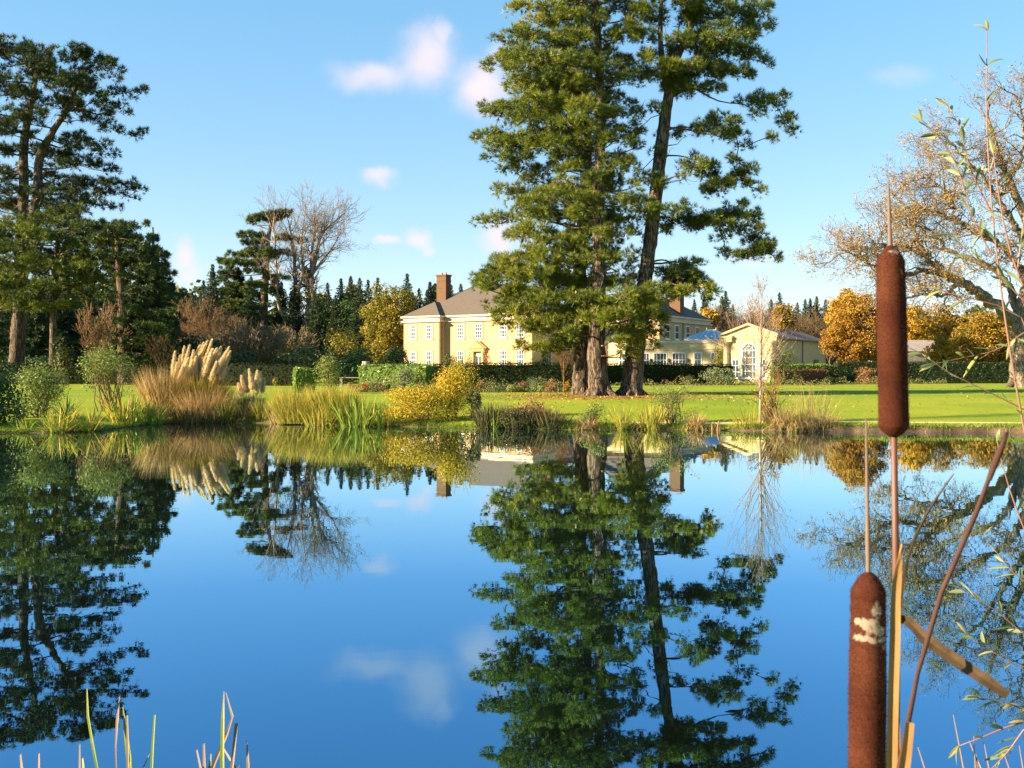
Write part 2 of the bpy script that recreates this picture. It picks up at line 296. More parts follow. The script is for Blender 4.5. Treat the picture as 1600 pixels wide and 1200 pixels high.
def make_water():
    mb = MB(); n = 240; th = np.arange(n)*2*math.pi/n; r = np.interp(th, np.r_[THS+2*math.pi, THS+4*math.pi]-2*math.pi, np.r_[R0, R0])+.06
    r = Rs((th+math.pi) % (2*math.pi)-math.pi)+.25
    v = np.vstack([np.stack([C0[0]+r*np.cos(th), C0[1]+r*np.sin(th), np.zeros(n)], -1), [[0, 18, 0]]]); j = np.arange(n)
    mb.add(v, t=np.stack([j, (j+1) % n, np.full(n, n)], -1))
    m, nt, o = new_mat("pond_water"); L = nt.links.new
    tc = N(nt, 'ShaderNodeTexCoord'); mp = N(nt, 'ShaderNodeMapping'); mp.inputs['Scale'].default_value = (.8, 1.6, 1); L(tc.outputs['Object'], mp.inputs[0])
    n1 = N(nt, 'ShaderNodeTexNoise'); n1.inputs['Scale'].default_value = 1.1; n1.inputs['Detail'].default_value = 3; L(mp.outputs[0], n1.inputs['Vector'])
    b = N(nt, 'ShaderNodeBump'); b.inputs['Strength'].default_value = .16; b.inputs['Distance'].default_value = .004; L(n1.outputs['Fac'], b.inputs['Height'])
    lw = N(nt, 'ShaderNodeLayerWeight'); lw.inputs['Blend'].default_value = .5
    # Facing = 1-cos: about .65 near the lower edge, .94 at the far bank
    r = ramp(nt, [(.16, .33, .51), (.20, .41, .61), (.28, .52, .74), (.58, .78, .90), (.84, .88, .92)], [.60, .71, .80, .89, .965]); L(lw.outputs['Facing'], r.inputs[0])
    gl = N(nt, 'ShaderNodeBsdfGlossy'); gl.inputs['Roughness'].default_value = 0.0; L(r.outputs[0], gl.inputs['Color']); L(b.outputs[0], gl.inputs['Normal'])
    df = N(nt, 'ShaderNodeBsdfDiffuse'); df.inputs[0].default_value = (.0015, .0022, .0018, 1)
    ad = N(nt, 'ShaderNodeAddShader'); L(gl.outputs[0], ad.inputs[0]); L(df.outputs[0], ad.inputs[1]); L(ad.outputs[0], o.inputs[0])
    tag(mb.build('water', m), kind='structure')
make_water()
# ------------------------------------------------------------------ buildings (local frame: X along the front, Y into the house)
HO = np.array([-14.9, 141.0, 0.0]); HRZ = math.atan2(-.545, .838)
M_WALL = rough_mat('ochre_render', (.37, .245, .125), (.44, .305, .165), 1.4, bump=.08, c3=(.405, .272, .142))
M_STONE = rough_mat('pale_stone', (.46, .36, .26), (.60, .50, .38), 2.5, bump=.1)
M_CREAM = rough_mat('cream_stone', (.44, .335, .175), (.53, .42, .24), 1.6, bump=.08)
M_SLATE = rough_mat('roof_slate', (.07, .056, .047), (.135, .108, .088), 6, stretch=(1, 1, 3), bump=.4, bdist=.04)
M_BRICK = rough_mat('chimney_brick', (.085, .047, .025), (.135, .078, .042), 5, stretch=(1, 1, 4), bump=.3)
M_SAND = rough_mat('dressed_sandstone', (.34, .20, .085), (.44, .28, .13), 3, bump=.1)
M_WHITE = plain('white_paint', (.78, .76, .72), .5, spec=.3)
M_DARKDOOR = plain('dark_brown_paint', (.07, .03, .018), .6)
M_PIPE = plain('lead_pipe', (.10, .10, .11), .5)
M_PANE = plain('window_pane', (.045, .06, .08), .08, spec=.9)
M_LEAD = rough_mat('blue_glazing', (.17, .27, .36), (.24, .36, .46), 2, rough=.25, bump=.05, spec=.6)
def window(parent, x, y, z0, w, h, nx, ny, arch=False, trim=True):
    f = MB(); t = .09
    yf = y-.07
    zt = z0+h
    f.box(x-w/2, x-w/2+t, yf, y+.02, z0, zt); f.box(x+w/2-t, x+w/2, yf, y+.02, z0, zt)
    f.box(x-w/2+t, x+w/2-t, yf+.003, y+.02, z0, z0+t)
    if not arch: f.box(x-w/2+t, x+w/2-t, yf+.003, y+.02, zt-t, zt)
    f.box(x-w/2-.08, x+w/2+.08, y-.16, y+.02, z0-.1, z0-.002)             # sill
    for i in range(1, nx): xx = x-w/2+i*w/nx; f.box(xx-.022, xx+.022, yf+.012, y-.004, z0+t, zt-(0 if arch else t))
    for i in range(1, ny):
        zz = z0+i*h/ny; th = .04 if (ny % 2 == 0 and i == ny//2) else .022
        f.box(x-w/2+t, x+w/2-t, yf+.016, y-.006, zz-th, zz+th)
    if arch:
        r = w/2
        for (ro, ri) in ((r, r-t), (r*.58, r*.58-.045)):
            a = np.linspace(0, math.pi, 17)
            v = []
            for aa in a:
                for rr, yy in ((ro, yf), (ri, yf), (ri, y), (ro, y)): v.append((x+rr*math.cos(aa), yy, zt+rr*math.sin(aa)))
            q = [(4*i+k, 4*i+(k+1) % 4, 4*i+4+(k+1) % 4, 4*i+4+k) for i in range(16) for k in range(4)]; f.add(v, q)
        for aa in (math.pi*.25, math.pi*.5, math.pi*.75):
            f.tube([(x, y-.04, zt), (x+(r-.05)*math.cos(aa), y-.04, zt+(r-.05)*math.sin(aa))], .025, 4)
        f.box(x-w/2+t, x+w/2-t, yf+.02, y-.008, zt-.04, zt+.04)
    o = f.build('window', M_WHITE, parent)
    g = MB(); g.box(x-w/2+.03, x+w/2-.03, y-.022, y+.03, z0+.03, zt-(0 if arch else .03))
    if arch:
        a = np.linspace(0, math.pi, 17); r = w/2-.03
        v = [(x, y-.022, zt)]+[(x+r*math.cos(t_), y-.022, zt+r*math.sin(t_)) for t_ in a]; g.add(v, t=[(0, i+2, i+1) for i in range(16)])
    g.build('pane', M_PANE, o)
    if trim and not arch:
        s = MB(); tr = .17
        s.box(x-w/2-tr, x-w/2-.002, y-.045, y+.02, z0, zt+tr); s.box(x+w/2+.002, x+w/2+tr, y-.045, y+.02, z0, zt+tr); s.box(x-w/2-.002, x+w/2+.002, y-.042, y+.02, zt+.002, zt+tr)
        s.build('surround', M_SAND, o)
    return o
def hip_roof(mb, x0, x1, y0, y1, z, rise, over=.35):
    x0 -= over; x1 += over; y0 -= over; y1 += over
    w, d = x1-x0, y1-y0
    if w >= d: r = d/2; A = (x0+r, (y0+y1)/2, z+rise); B = (x1-r, (y0+y1)/2, z+rise)
    else: r = w/2; A = ((x0+x1)/2, y0+r, z+rise); B = ((x0+x1)/2, y1-r, z+rise)
    v = [(x0, y0, z), (x1, y0, z), (x1, y1, z), (x0, y1, z), A, B]
    if w >= d: mb.add(v, q=[(0, 1, 5, 4), (2, 3, 4, 5)], t=[(1, 2, 5), (3, 0, 4)])
    else: mb.add(v, q=[(1, 2, 5, 4), (3, 0, 4, 5)], t=[(0, 1, 4), (2, 3, 5)])
    mb.add([(x0, y0, z-.12), (x1, y0, z-.12), (x1, y1, z-.12), (x0, y1, z-.12)], q=[(0, 3, 2, 1)])
def build_house():
    h = thing('country_house', 'large ochre two storey country house with grey hipped roofs and tall brick chimney', 'house', HO, HRZ)
    w = MB(); ZG, ZC = .2, 8.65
    w.box(0, 20.8, 1.2, 14, ZG, ZC); w.box(0, 6.1, 0, 1.2, ZG, ZC); w.box(14.65, 20.8, 0, 1.2, ZG, ZC)
    w.box(17.5, 31.9, 14, 31.5, ZG, ZC-.02)
    w.box(20.8, 27, 7.5, 14, ZG, 6.0)                                  # low link in the shade
    w.build('wall', M_WALL, h)
    c = MB()
    def band(x0, x1, y0, y1, z0, z1, o): c.box(x0-o, x1+o, y0-o, y1+o, z0, z1)
    for (z0, z1, o) in ((ZC, ZC+.22, .28), (ZC+.22, 9.28, .06), (9.28, 9.5, .34)):
        band(0, 20.8, 1.2, 14, z0, z1, o); 
        c.box(-o-.003, 6.1+o, -o, 1.3, z0+.004, z1-.004); c.box(14.65-o, 20.8+o+.003, -o, 1.3, z0+.004, z1-.004)
        band(17.5, 31.9, 14.9, 31.5, z0-.006, z1-.006, o)
    c.build('cornice', M_STONE, h)
    r = MB()
    hip_roof(r, 0, 20.8, 1.2, 14, 9.5, 4.5, .25); hip_roof(r, 17.5, 31.9, 14, 31.5, 9.5, 4.6, .25)
    for x0, x1 in ((0, 6.1), (14.65, 20.8)):                              # wing roofs run back into the main slope
        e = .25; xm = (x0+x1)/2; hw = (x1-x0)/2+e; zr = 9.51+hw*.645; yb = 1.2+hw
        r.add([(x0-e, -e, 9.51), (x1+e, -e, 9.51), (xm, -e+hw, zr), (xm, yb+1, zr), (x0-e, 2.4, 9.51), (x1+e, 2.4, 9.51)], q=[(1, 5, 3, 2), (4, 0, 2, 3)], t=[(0, 1, 2)])
    rf = r.build('roof', M_SLATE, h)
    ch = MB(); ch.box(2.25, 3.85, 4.5, 5.7, 10, 15.3); ch.box(2.15, 3.95, 4.4, 5.8, 15.3, 15.5); ch.box(2.2, 3.9, 4.45, 5.75, 14.6, 14.72)
    co = ch.build('chimney', M_BRICK, rf)
    ch = MB(); ch.box(30.0, 31.6, 21.4, 22.8, 8, 14.6); ch.box(29.9, 31.7, 21.3, 22.9, 14.6, 14.8); ch.build('chimney', M_BRICK, rf)
    ch = MB(); ch.box(16.2, 17.8, 9.5, 10.6, 12, 15.4); ch.box(16.1, 17.9, 9.4, 10.7, 15.4, 15.6); ch.build('chimney', M_BRICK, rf)
    for k in (2.7, 3.4):
        pt = MB(); pt.lathe([(.14, 15.5), (.16, 15.55), (.12, 15.75), (.15, 15.82), (.1, 15.83)], 10, (k, 5.1, 0)); pt.build('chimney_pot', M_SAND, h)
    for x in (1.65, 4.45): window(h, x, 0, 6.35, 1.12, 1.95, 3, 4); window(h, x, 0, 2.4, 1.12, 2.3, 3, 4)
    for x in (16.45, 19.05): window(h, x, 0, 6.35, 1.12, 1.95, 3, 4); window(h, x, 0, 2.4, 1.12, 2.3, 3, 4)
    for x in (8.85, 11.75): window(h, x, 1.2, 6.35, 1.12, 1.95, 3, 4)
    window(h, 8.85, 1.2, 2.4, 1.12, 2.3, 3, 4)
    # pedimented porch and door
    p = MB(); x = 11.75; y = 1.2
    p.box(x-.95, x-.62, y-.4, y, .6, 4.6); p.box(x+.62, x+.95, y-.4, y, .6, 4.6); p.box(x-1.15, x+1.15, y-.5, y, 4.6, 5.0)
    a = [(x-1.3, 5.0), (x+1.3, 5.0), (x, 5.95)]; v = [(q, y-.6, z) for q, z in a]+[(q, y, z) for q, z in a]
    p.add(v, q=[(0, 3, 4, 1), (1, 4, 5, 2), (2, 5, 3, 0)], t=[(0, 1, 2), (3, 5, 4)])
    for sgn in (-1, 1): p.tube([(x+sgn*1.42, y-.35, 4.98), (x, y-.35, 6.03)], .13, 4)
    p.build('door_pediment', M_SAND, h)
    d = MB(); d.box(x-.62, x+.62, y-.06, y+.02, .6, 4.3); d.box(x-.3, x-.2, y-.1, y-.05, 2.0, 2.1)
    do = d.build('door', M_WHITE, h)
    g = MB(); g.box(x-.4, x-.06, y-.075, y-.05, 2.2, 4.0); g.box(x+.06, x+.4, y-.075, y-.05, 2.2, 4.0); g.build('pane', M_PANE, do)
    for px_, py_ in ((6.16, .55), (14.5, 1.13)):
        pp = MB(); pp.tube([(px_, py_, ZG), (px_, py_, 9.0)], .06, 6); pp.build('downpipe', M_PIPE, h)
    # shaded right flank and rear block
    for y in (16.5, 19.5, 23.2, 26.6):
        f = MB(); f.box(31.88, 31.98, y-.6, y+.6, 6.35, 8.3); f.box(31.88, 32.05, y-.7, y+.7, 6.2, 6.33); fo = f.build('window', M_WHITE, h)
        g = MB()
        for a_, b_ in ((y-.5, y-.03), (y+.03, y+.5)): g.box(31.9, 31.995, a_, b_, 6.45, 7.28); g.box(31.9, 31.995, a_, b_, 7.36, 8.2)
        g.build('pane', M_PANE, fo)
    pp = MB(); pp.tube([(31.98, 21.6, ZG), (31.98, 21.6, 9.0)], .06, 6); pp.build('downpipe', M_PIPE, h)
    for yy in (4, 10):
        for z0, hh in ((6.35, 1.95), (2.4, 2.3)):
            if yy > 7 and z0 < 6: continue
            f = MB(); f.box(20.78, 20.88, yy-.6, yy+.6, z0, z0+hh); fo = f.build('window', M_WHITE, h)
            g = MB(); g.box(20.8, 20.895, yy-.5, yy-.04, z0+.1, z0+hh-.1); g.box(20.8, 20.895, yy+.04, yy+.5, z0+.1, z0+hh-.1); g.build('pane', M_PANE, fo)
build_house()
def build_orangery():
    h = thing('orangery_wing', 'low cream orangery wing with white french windows and a flat parapet', 'house wing', HO, HRZ)
    w = MB(); w.box(30.5, 46.15, 2.3, 14, .2, 5.3); w.build('wall', M_CREAM, h)
    c = MB(); c.box(30.4, 46.12, 2.18, 14.1, 5.3, 5.42); c.box(30.45, 46.13, 2.22, 2.6, 5.42, 5.62); c.box(30.42, 46.14, 2.2, 2.4, 4.55, 4.66); c.build('parapet', M_STONE, h)
    for x in (44.35, 42.24, 39.85, 37.45, 35.2, 32.8):
        window(h, x, 2.3, 1.6, 1.75 if x < 42 else 1.0, 2.6, 4 if x < 42 else 2, 3, trim=False)
    for x in (41.05, 38.65, 36.3):
        l = MB(); l.lathe([(.02, 3.0), (.12, 3.05), (.14, 3.4), (.08, 3.5), (.02, 3.52)], 8, (x, 2.12, 0)); l.box(x-.03, x+.03, 2.14, 2.3, 3.4, 3.46); l.build('wall_lantern', M_DARKDOOR, h)
build_orangery()
def build_lantern():
    h = thing('roof_lantern', 'blue glazed roof lantern on the flat roof beside the columned pavilion', 'roof lantern', HO, HRZ)
    b = MB(); b.box(39.2, 44.6, 5.2, 9.4, 5.42, 5.9); b.build('curb', M_WHITE, h)
    r = MB(); hip_roof(r, 39.2, 44.6, 5.2, 9.4, 5.92, 1.05, .12); ro = r.build('glazing', M_LEAD, h)
    f = MB()
    for k in np.linspace(39.4, 44.4, 9):
        t = min(1, (k-39.08)/2.2, (44.72-k)/2.2); f.tube([(k, 5.06, 5.95), (k, 5.08+2.2*t, 5.97+1.03*t)], .03, 4)
    f.tube([(41.3, 7.3, 6.99), (42.5, 7.3, 6.99)], .06, 5); f.build('glazing_bar', M_WHITE, h)
    for k in (41.3, 42.5):
        g = MB(); g.lathe([(.07, 7.0), (.04, 7.08), (.09, 7.16), (.02, 7.3)], 8, (k, 7.3, 0)); g.build('finial', M_WHITE, h)
build_lantern()
def build_pavilion():
    h = thing('garden_pavilion', 'cream pavilion with pediment, two columns and a tall arched window', 'pavilion', HO, HRZ)
    w = MB(); X0, X1, Y0, Y1 = 46.2, 52.5, -.5, 18.5; xm = (X0+X1)/2
    w.box(X0+.25, X1-.05, Y0+.35, Y1, .2, 5.55); w.build('wall', M_CREAM, h)
    pd = MB(); z0, z1 = 5.95, 7.05
    tri = [(X0, z0), (X1, z0), (xm, z1)]
    v = [(a, Y0+.2, b) for a, b in tri]+[(a, Y0+.6, b) for a, b in tri]; pd.add(v, q=[(0, 3, 4, 1), (1, 4, 5, 2), (2, 5, 3, 0)], t=[(0, 1, 2), (3, 5, 4)])
    for s in (-1, 1):
        xe = xm+s*(X1-X0)/2+s*.22
        pr = [(xe, 5.93), (xm, 7.12), (xm, 7.36), (xe, 6.14)]
        v = [(a, Y0-.15, b) for a, b in pr]+[(a, Y0+.62, b) for a, b in pr]
        pd.add(v, q=[(0, 1, 2, 3), (4, 7, 6, 5), (0, 4, 5, 1), (1, 5, 6, 2), (2, 6, 7, 3), (3, 7, 4, 0)])
    pd.build('pediment', M_CREAM, h)
    en = MB()
    for a, b in ((X0-.1, X0+1.25), (X1-1.25, X1+.1)):
        en.box(a, b, Y0-.1, Y0+.6, 5.3, 5.75); en.box(a-.1, b+.1, Y0-.2, Y0+.62, 5.75, 5.95)
    en.box(X0+1.25, X1-1.25, Y0+.28, Y0+.6, 5.56, 5.95); en.build('entablature', M_CREAM, h)
    for x in (X0+.55, X1-.55):
        c = MB(); c.lathe([(.42, .5), (.42, .8), (.36, .9), (.33, 1.2), (.32, 2.5), (.285, 4.9), (.29, 5.0), (.38, 5.1), (.42, 5.16), (.42, 5.298)], 18, (x, Y0+.2, 0)); c.build('column', M_CREAM, h, smooth=True)
    window(h, xm, Y0+.35, 1.2, 1.7, 3.1, 4, 4, arch=True)
    for s in (-1, 1): window(h, xm+s*1.55, Y0+.35, 1.2, .85, 2.15, 2, 3, trim=False)
    r = MB(); o = .35
    r.add([(X0-o, Y0+.62, 5.62), (xm, Y0+.62, 6.95), (X1+o, Y0+.62, 5.62), (X0-o, Y1+.3, 5.62), (xm, Y1+.3, 6.95), (X1+o, Y1+.3, 5.62)], q=[(0, 1, 4, 3), (1, 2, 5, 4), (0, 3, 5, 2)], t=[(3, 4, 5), (0, 2, 1)])
    r.build('roof', rough_mat('brown_tiles', (.16, .09, .065), (.26, .15, .11), 4, stretch=(1, 1, 3), bump=.3), h)
    gt = MB(); gt.tube([(X1+o+.05, Y0+.7, 5.6), (X1+o+.05, Y1+.2, 5.6)], .09, 6); gt.build('gutter', M_PIPE, h); gt = MB(); gt.tube([(X1+.05, 9, .3), (X1+.05, 9, 5.5)], .06, 6); gt.build('downpipe', M_PIPE, h)
    d = MB(); d.box(X1-.1, X1+.03, 13.6, 15.4, .3, 3.4); d.build('door', M_DARKDOOR, h)
build_pavilion()
def build_shed():
    D = 116; x0, x1 = X(1415, D), X(1475, D)
    h = thing('garden_shed', 'small grey stone outhouse half hidden by golden shrubs behind the hedge', 'outhouse', (x0, D, 0), .15)
    w = MB(); L_ = x1-x0; w.box(0, L_, 0, 4, .3, 4.3); w.build('wall', rough_mat('grey_stone', (.20, .18, .16), (.34, .31, .28), 2), h)
    r = MB(); r.add([(-.2, -.3, 4.25), (L_+.2, -.3, 4.25), (L_+.2, 2, 5.6), (-.2, 2, 5.6), (-.2, 4.3, 4.25), (L_+.2, 4.3, 4.25)], q=[(0, 1, 2, 3), (3, 2, 5, 4), (0, 4, 5, 1)], t=[(0, 3, 4), (1, 5, 2)])
    r.build('roof', rough_mat('pale_tiles', (.24, .19, .17), (.34, .28, .25), 3), h)
    d = MB(); d.box(2.0, 2.9, -.05, .02, .3, 2.4); d.build('door', M_DARKDOOR, h)
build_shed()
def build_urn():
    D = 82; g = gp(572, D)
    h = thing('stone_urn', 'small weathered pink stone urn on a pedestal in front of the dark hedge', 'urn', g)
    ms = rough_mat('pink_stone', (.30, .22, .18), (.44, .34, .28), 8)
    b = MB(); b.box(-.35, .35, -.35, .35, 0, .25); b.box(-.27, .27, -.27, .27, .25, 1.05); b.box(-.34, .34, -.34, .34, 1.05, 1.17); b.build('pedestal', ms, h)
    u = MB(); u.lathe([(.12, 1.17), (.2, 1.2), (.09, 1.32), (.12, 1.4), (.32, 1.58), (.36, 1.78), (.27, 1.92), (.34, 2.0), (.3, 2.02), (.05, 2.0)], 14); u.build('bowl', ms, h, smooth=True)
    D = 80; g = gp(556, D)
    h = thing('garden_table', 'thin topped grey garden table beside the stone urn', 'table', g)
    t = MB(); t.box(-1.3, 1.3, -.45, .45, .72, .77); t.build('tabletop', ms, h)
    for sx in (-1, 1):
        for sy in (-1, 1): l = MB(); l.box(sx*1.15-.04, sx*1.15+.04, sy*.35-.04, sy*.35+.04, 0, .717); l.build('leg', ms, h)
build_urn()
# ------------------------------------------------------------------ vegetation toolkit
BARK_PINE = bark_mat('pine_bark', (.030, .021, .015), (.185, .14, .10), 7.5, .14, 1.0, .08)
BARK_DARK = bark_mat('dark_bark', (.035, .025, .018), (.15, .10, .065), 5, .25, .8, .05)
BARK_OAK = bark_mat('oak_bark', (.045, .035, .025), (.17, .125, .08), 8, .22, .9, .05)
BARK_OAKLIT = bark_mat('sunlit_toned_oak_bark', (.075, .06, .043), (.30, .24, .165), 8, .22, .9, .05)  # lighter copy of the oak bark, sunlit paleness put into the colour
BARK_PALE = bark_mat('pale_bark', (.14, .10, .07), (.36, .28, .20), 6, .4, .5, .02)
TWIG_BROWN = plain('brown_twig', (.13, .085, .045), .8, spec=.2)
TWIG_RUST = plain('rust_twig', (.13, .075, .035), .8, spec=.2)
TWIG_GREY = plain('grey_twig', (.21, .15, .085), .8, spec=.2)
TWIG_DARK = plain('dark_twig', (.05, .038, .028), .8, spec=.2)
NEEDLE = leaf_mat('pine_needles', [(.028, .050, .010), (.095, .130, .014), (.19, .215, .020), (.28, .25, .04)], .22, .5, .3)
NEEDLE_FAR = leaf_mat('dark_pine_needles', [(.014, .028, .008), (.04, .062, .012), (.08, .095, .016)], .2, .5, .25)
CEDAR = leaf_mat('cedar_needles', [(.016, .034, .012), (.042, .072, .016), (.085, .12, .02)], .2)
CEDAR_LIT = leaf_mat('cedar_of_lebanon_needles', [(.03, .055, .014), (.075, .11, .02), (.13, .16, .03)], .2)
SPRUCE = leaf_mat('spruce_needles', [(.018, .04, .018), (.04, .072, .03), (.08, .115, .045)], .15)
GOLDGREEN = leaf_mat('olive_gold_leaves', [(.10, .10, .012), (.20, .17, .018), (.30, .23, .022)], .3)
ORANGE = leaf_mat('orange_leaves', [(.13, .055, .012), (.29, .145, .018), (.38, .23, .025)], .35)
GOLD = leaf_mat('golden_leaves', [(.24, .13, .012), (.42, .25, .018), (.50, .34, .03)], .35)
AUTUMN = leaf_mat('autumn_mixed_leaves', [(.09, .09, .012), (.26, .16, .016), (.42, .22, .02)], .3)
OAKLEAF = leaf_mat('brown_oak_leaves', [(.20, .11, .03), (.34, .20, .04), (.45, .31, .055)], .35)
YELLOW = leaf_mat('yellow_bush_leaves', [(.15, .14, .012), (.41, .30, .016), (.56, .37, .022)], .35)
DARKGREEN = leaf_mat('dark_laurel_leaves', [(.015, .035, .01), (.035, .075, .014), (.06, .11, .02)], .2, .5, .2)
LAUREL = leaf_mat('bright_laurel_leaves', [(.06, .11, .008), (.13, .21, .012), (.24, .31, .025)], .3, .35, .5)
HEDGE_SHADE = leaf_mat('shade_toned_hedge_leaves', [(.006, .012, .004), (.014, .023, .006), (.028, .042, .01)], .15, .7, .1)  # darker copy of the hedge leaves, with shade put into the colour
HEDGE = leaf_mat('clipped_hedge_leaves', [(.010, .020, .006), (.022, .036, .008), (.042, .062, .012)], .2)
SHRUB = leaf_mat('olive_shrub_leaves', [(.07, .11, .025), (.15, .20, .035), (.25, .28, .07)], .3)
SHRUBDARK = leaf_mat('shade_shrub_leaves', [(.03, .045, .014), (.07, .085, .02), (.12, .13, .03)], .25)
GREYGREEN = leaf_mat('grey_green_leaves', [(.09, .13, .06), (.16, .20, .09), (.23, .26, .12)], .3)
REDLEAF = leaf_mat('red_leaves', [(.30, .03, .015), (.45, .06, .03)], .3)
PINKLEAF = leaf_mat('russet_leaves', [(.22, .10, .04), (.38, .20, .08)], .3)
RUSTHEDGE = leaf_mat('copper_hedge_leaves', [(.08, .035, .02), (.17, .08, .035)], .25)
IRIS = leaf_mat('iris_blades', [(.12, .20, .02), (.24, .30, .025), (.42, .36, .04), (.50, .28, .06)], .35)
IRISGREEN = leaf_mat('green_iris_blades', [(.10, .16, .02), (.22, .28, .03), (.40, .38, .05)], .35)
REED = leaf_mat('reed_blades', [(.17, .19, .02), (.36, .33, .035), (.50, .34, .08)], .35)
REEDDARK = leaf_mat('dark_reed_blades', [(.035, .04, .015), (.08, .085, .025), (.18, .11, .05)], .3)
STRAW = leaf_mat('straw_blades', [(.22, .13, .05), (.38, .25, .095), (.50, .37, .15)], .3)
PAMPASLEAF = leaf_mat('pampas_blades', [(.22, .15, .03), (.38, .26, .05), (.36, .34, .06)], .3)
PLUME = leaf_mat('pampas_plume', [(.56, .43, .22), (.72, .58, .33), (.80, .68, .44)], .4, .8, .05)
BIRCHTWIG = leaf_mat('birch_twigs', [(.24, .15, .10), (.40, .27, .18)], 0, .7)

CONE = leaf_mat('pine_cones', [(.16, .10, .05), (.34, .23, .12)], 0, .7)
def poly_in(poly, pts):
    poly = np.asarray(poly, float); x, y = pts[:, 0], pts[:, 1]; r = np.zeros(len(pts), bool); n = len(poly)
    for i in range(n):
        x1, y1 = poly[i]; x2, y2 = poly[(i+1) % n]
        c = ((y1 > y) != (y2 > y)) & (x < (x2-x1)*(y-y1)/((y2-y1) if y2 != y1 else 1e-9)+x1); r ^= c
    return r
def span(poly, y):
    poly = np.asarray(poly, float); xs = []
    for i in range(len(poly)):
        x1, y1 = poly[i]; x2, y2 = poly[(i+1) % len(poly)]
        if (y1 > y) != (y2 > y): xs.append((x2-x1)*(y-y1)/(y2-y1)+x1)
    return (min(xs), max(xs)) if xs else (0, 0)
def fill_poly(poly, n, rng, D, depth=.8, inset=0, holes=()):
    """n well spread points through the volume whose front outline is poly (photo pixels at distance D)"""
    poly = np.asarray(poly, float); lo, hi = poly.min(0), poly.max(0)
    c = rng.uniform(lo, hi, (n*40+400, 2)); ok = poly_in(poly, c)
    if inset:
        for dx, dy in ((inset, 0), (-inset, 0), (0, inset*.6), (0, -inset*.6)): ok &= poly_in(poly, c+[dx, dy])
    for h in holes: ok &= ~poly_in(h, c)
    c = c[ok]; k = len(c); dep = np.zeros(k)
    for i in range(k):
        a, b = span(poly, c[i, 1]); hw = max((b-a)/2, 8); u = np.clip((c[i, 0]-(a+b)/2)/hw, -1, 1)
        dep[i] = rng.uniform(-1, 1)*math.sqrt(max(.02, 1-u*u))*hw*D/F*depth
    W3 = np.stack([(c[:, 0]-CX)/F*(D+dep), D+dep, CAMZ+(HY-c[:, 1])/F*(D+dep)], -1)
    sel = [0]; dmin = np.linalg.norm((W3-W3[0])*[1, .8, 1.5], axis=1)
    for _ in range(n-1):
        cand = rng.integers(0, k, 14); j = cand[np.argmax(dmin[cand])]; sel.append(j)
        dmin = np.minimum(dmin, np.linalg.norm((W3-W3[j])*[1, .8, 1.5], axis=1))
    return W3[sel]
def nearest_trunk(trunks, c, slope):
    best = None
    for t in trunks:
        pts = t[0]; hd = np.hypot(pts[:, 0]-c[0], pts[:, 1]-c[1]); tz = c[2]-slope*hd
        cost = np.abs(pts[:, 2]-tz)+hd*.6; i = int(np.argmin(cost))
        if best is None or cost[i] < best[0]: best = (cost[i], pts[i], t[1][i])
    return best[1], best[2]
def densify(pts, r, k):
    pts = np.asarray(pts, float); r = np.asarray(r, float); u = np.r_[0, np.cumsum(np.linalg.norm(np.diff(pts, axis=0), axis=1))]; u /= u[-1]
    s = np.linspace(0, 1, k); 
    # smooth interpolation (Catmull-like through cosine-free cubic hermite)
    out = np.zeros((k, 3)); m = np.gradient(pts, u, axis=0)
    for i, t in enumerate(s):
        j = min(np.searchsorted(u, t, 'right')-1, len(u)-2); h = u[j+1]-u[j]; q = (t-u[j])/h
        out[i] = (2*q**3-3*q**2+1)*pts[j]+(q**3-2*q**2+q)*h*m[j]+(-2*q**3+3*q**2)*pts[j+1]+(q**3-q**2)*h*m[j+1]
    return out, np.interp(s, u, r)
def trunk_px(rows, D):
    """rows (px, py, width_px, depth offset)"""
    pts = [P(a, b, D+d) for a, b, w_, d in rows]; r = [w_*.5*(D+d)/F for a, b, w_, d in rows]; return densify(pts, r, max(12, len(rows)*6))
def limb(mb, a, b, r0, r1, rng, sag=.1, n=5, k=6, wob=.06):
    a = np.asarray(a); b = np.asarray(b); u = np.linspace(0, 1, k)[:, None]; ln = np.linalg.norm(b-a)
    p = a+(b-a)*u+np.array([0, 0, 1.])*(np.sin(u*math.pi)*sag*ln)+rng.standard_normal(3)*wob*ln*np.sin(u*math.pi)*.8+rng.standard_normal(3)*wob*ln*np.sin(u*math.pi*2)*.5
    mb.tube(p, np.linspace(r0, r1, k), n); return p
def sample_pad(c, outv, a, b, h, n, rng, low=-.45, puff=.3, per=9):
    """tuft positions and directions of one flattened foliage pad built of small puffs"""
    m = max(3, n//per); th = rng.uniform(0, 2*math.pi, m); rr = np.sqrt(rng.uniform(0, 1, m)); x, y = rr*np.cos(th), rr*np.sin(th)
    top = np.sqrt(np.clip(1-rr*rr, 0, 1)); z = top*rng.uniform(low, 1, m)
    o = norm(np.array([outv[0], outv[1], 0.])+1e-6); pr = np.array([-o[1], o[0], 0]); up = np.array([0, 0, 1.])
    pos = c+(x*a)[:, None]*o+(y*b)[:, None]*pr+(z*h)[:, None]*up; rad_ = norm((x*a)[:, None]*o+(y*b)[:, None]*pr+1e-6)
    v = norm(rng.standard_normal((m*per, 3))+[0, 0, .25]); k = np.repeat(np.arange(m), per); pr_ = puff*rng.uniform(.6, 1.35, m)
    return pos[k]+v*(pr_[k]*rng.uniform(.3, 1, m*per))[:, None], rad_[k], v, rng.normal(0, .12, m)[k]
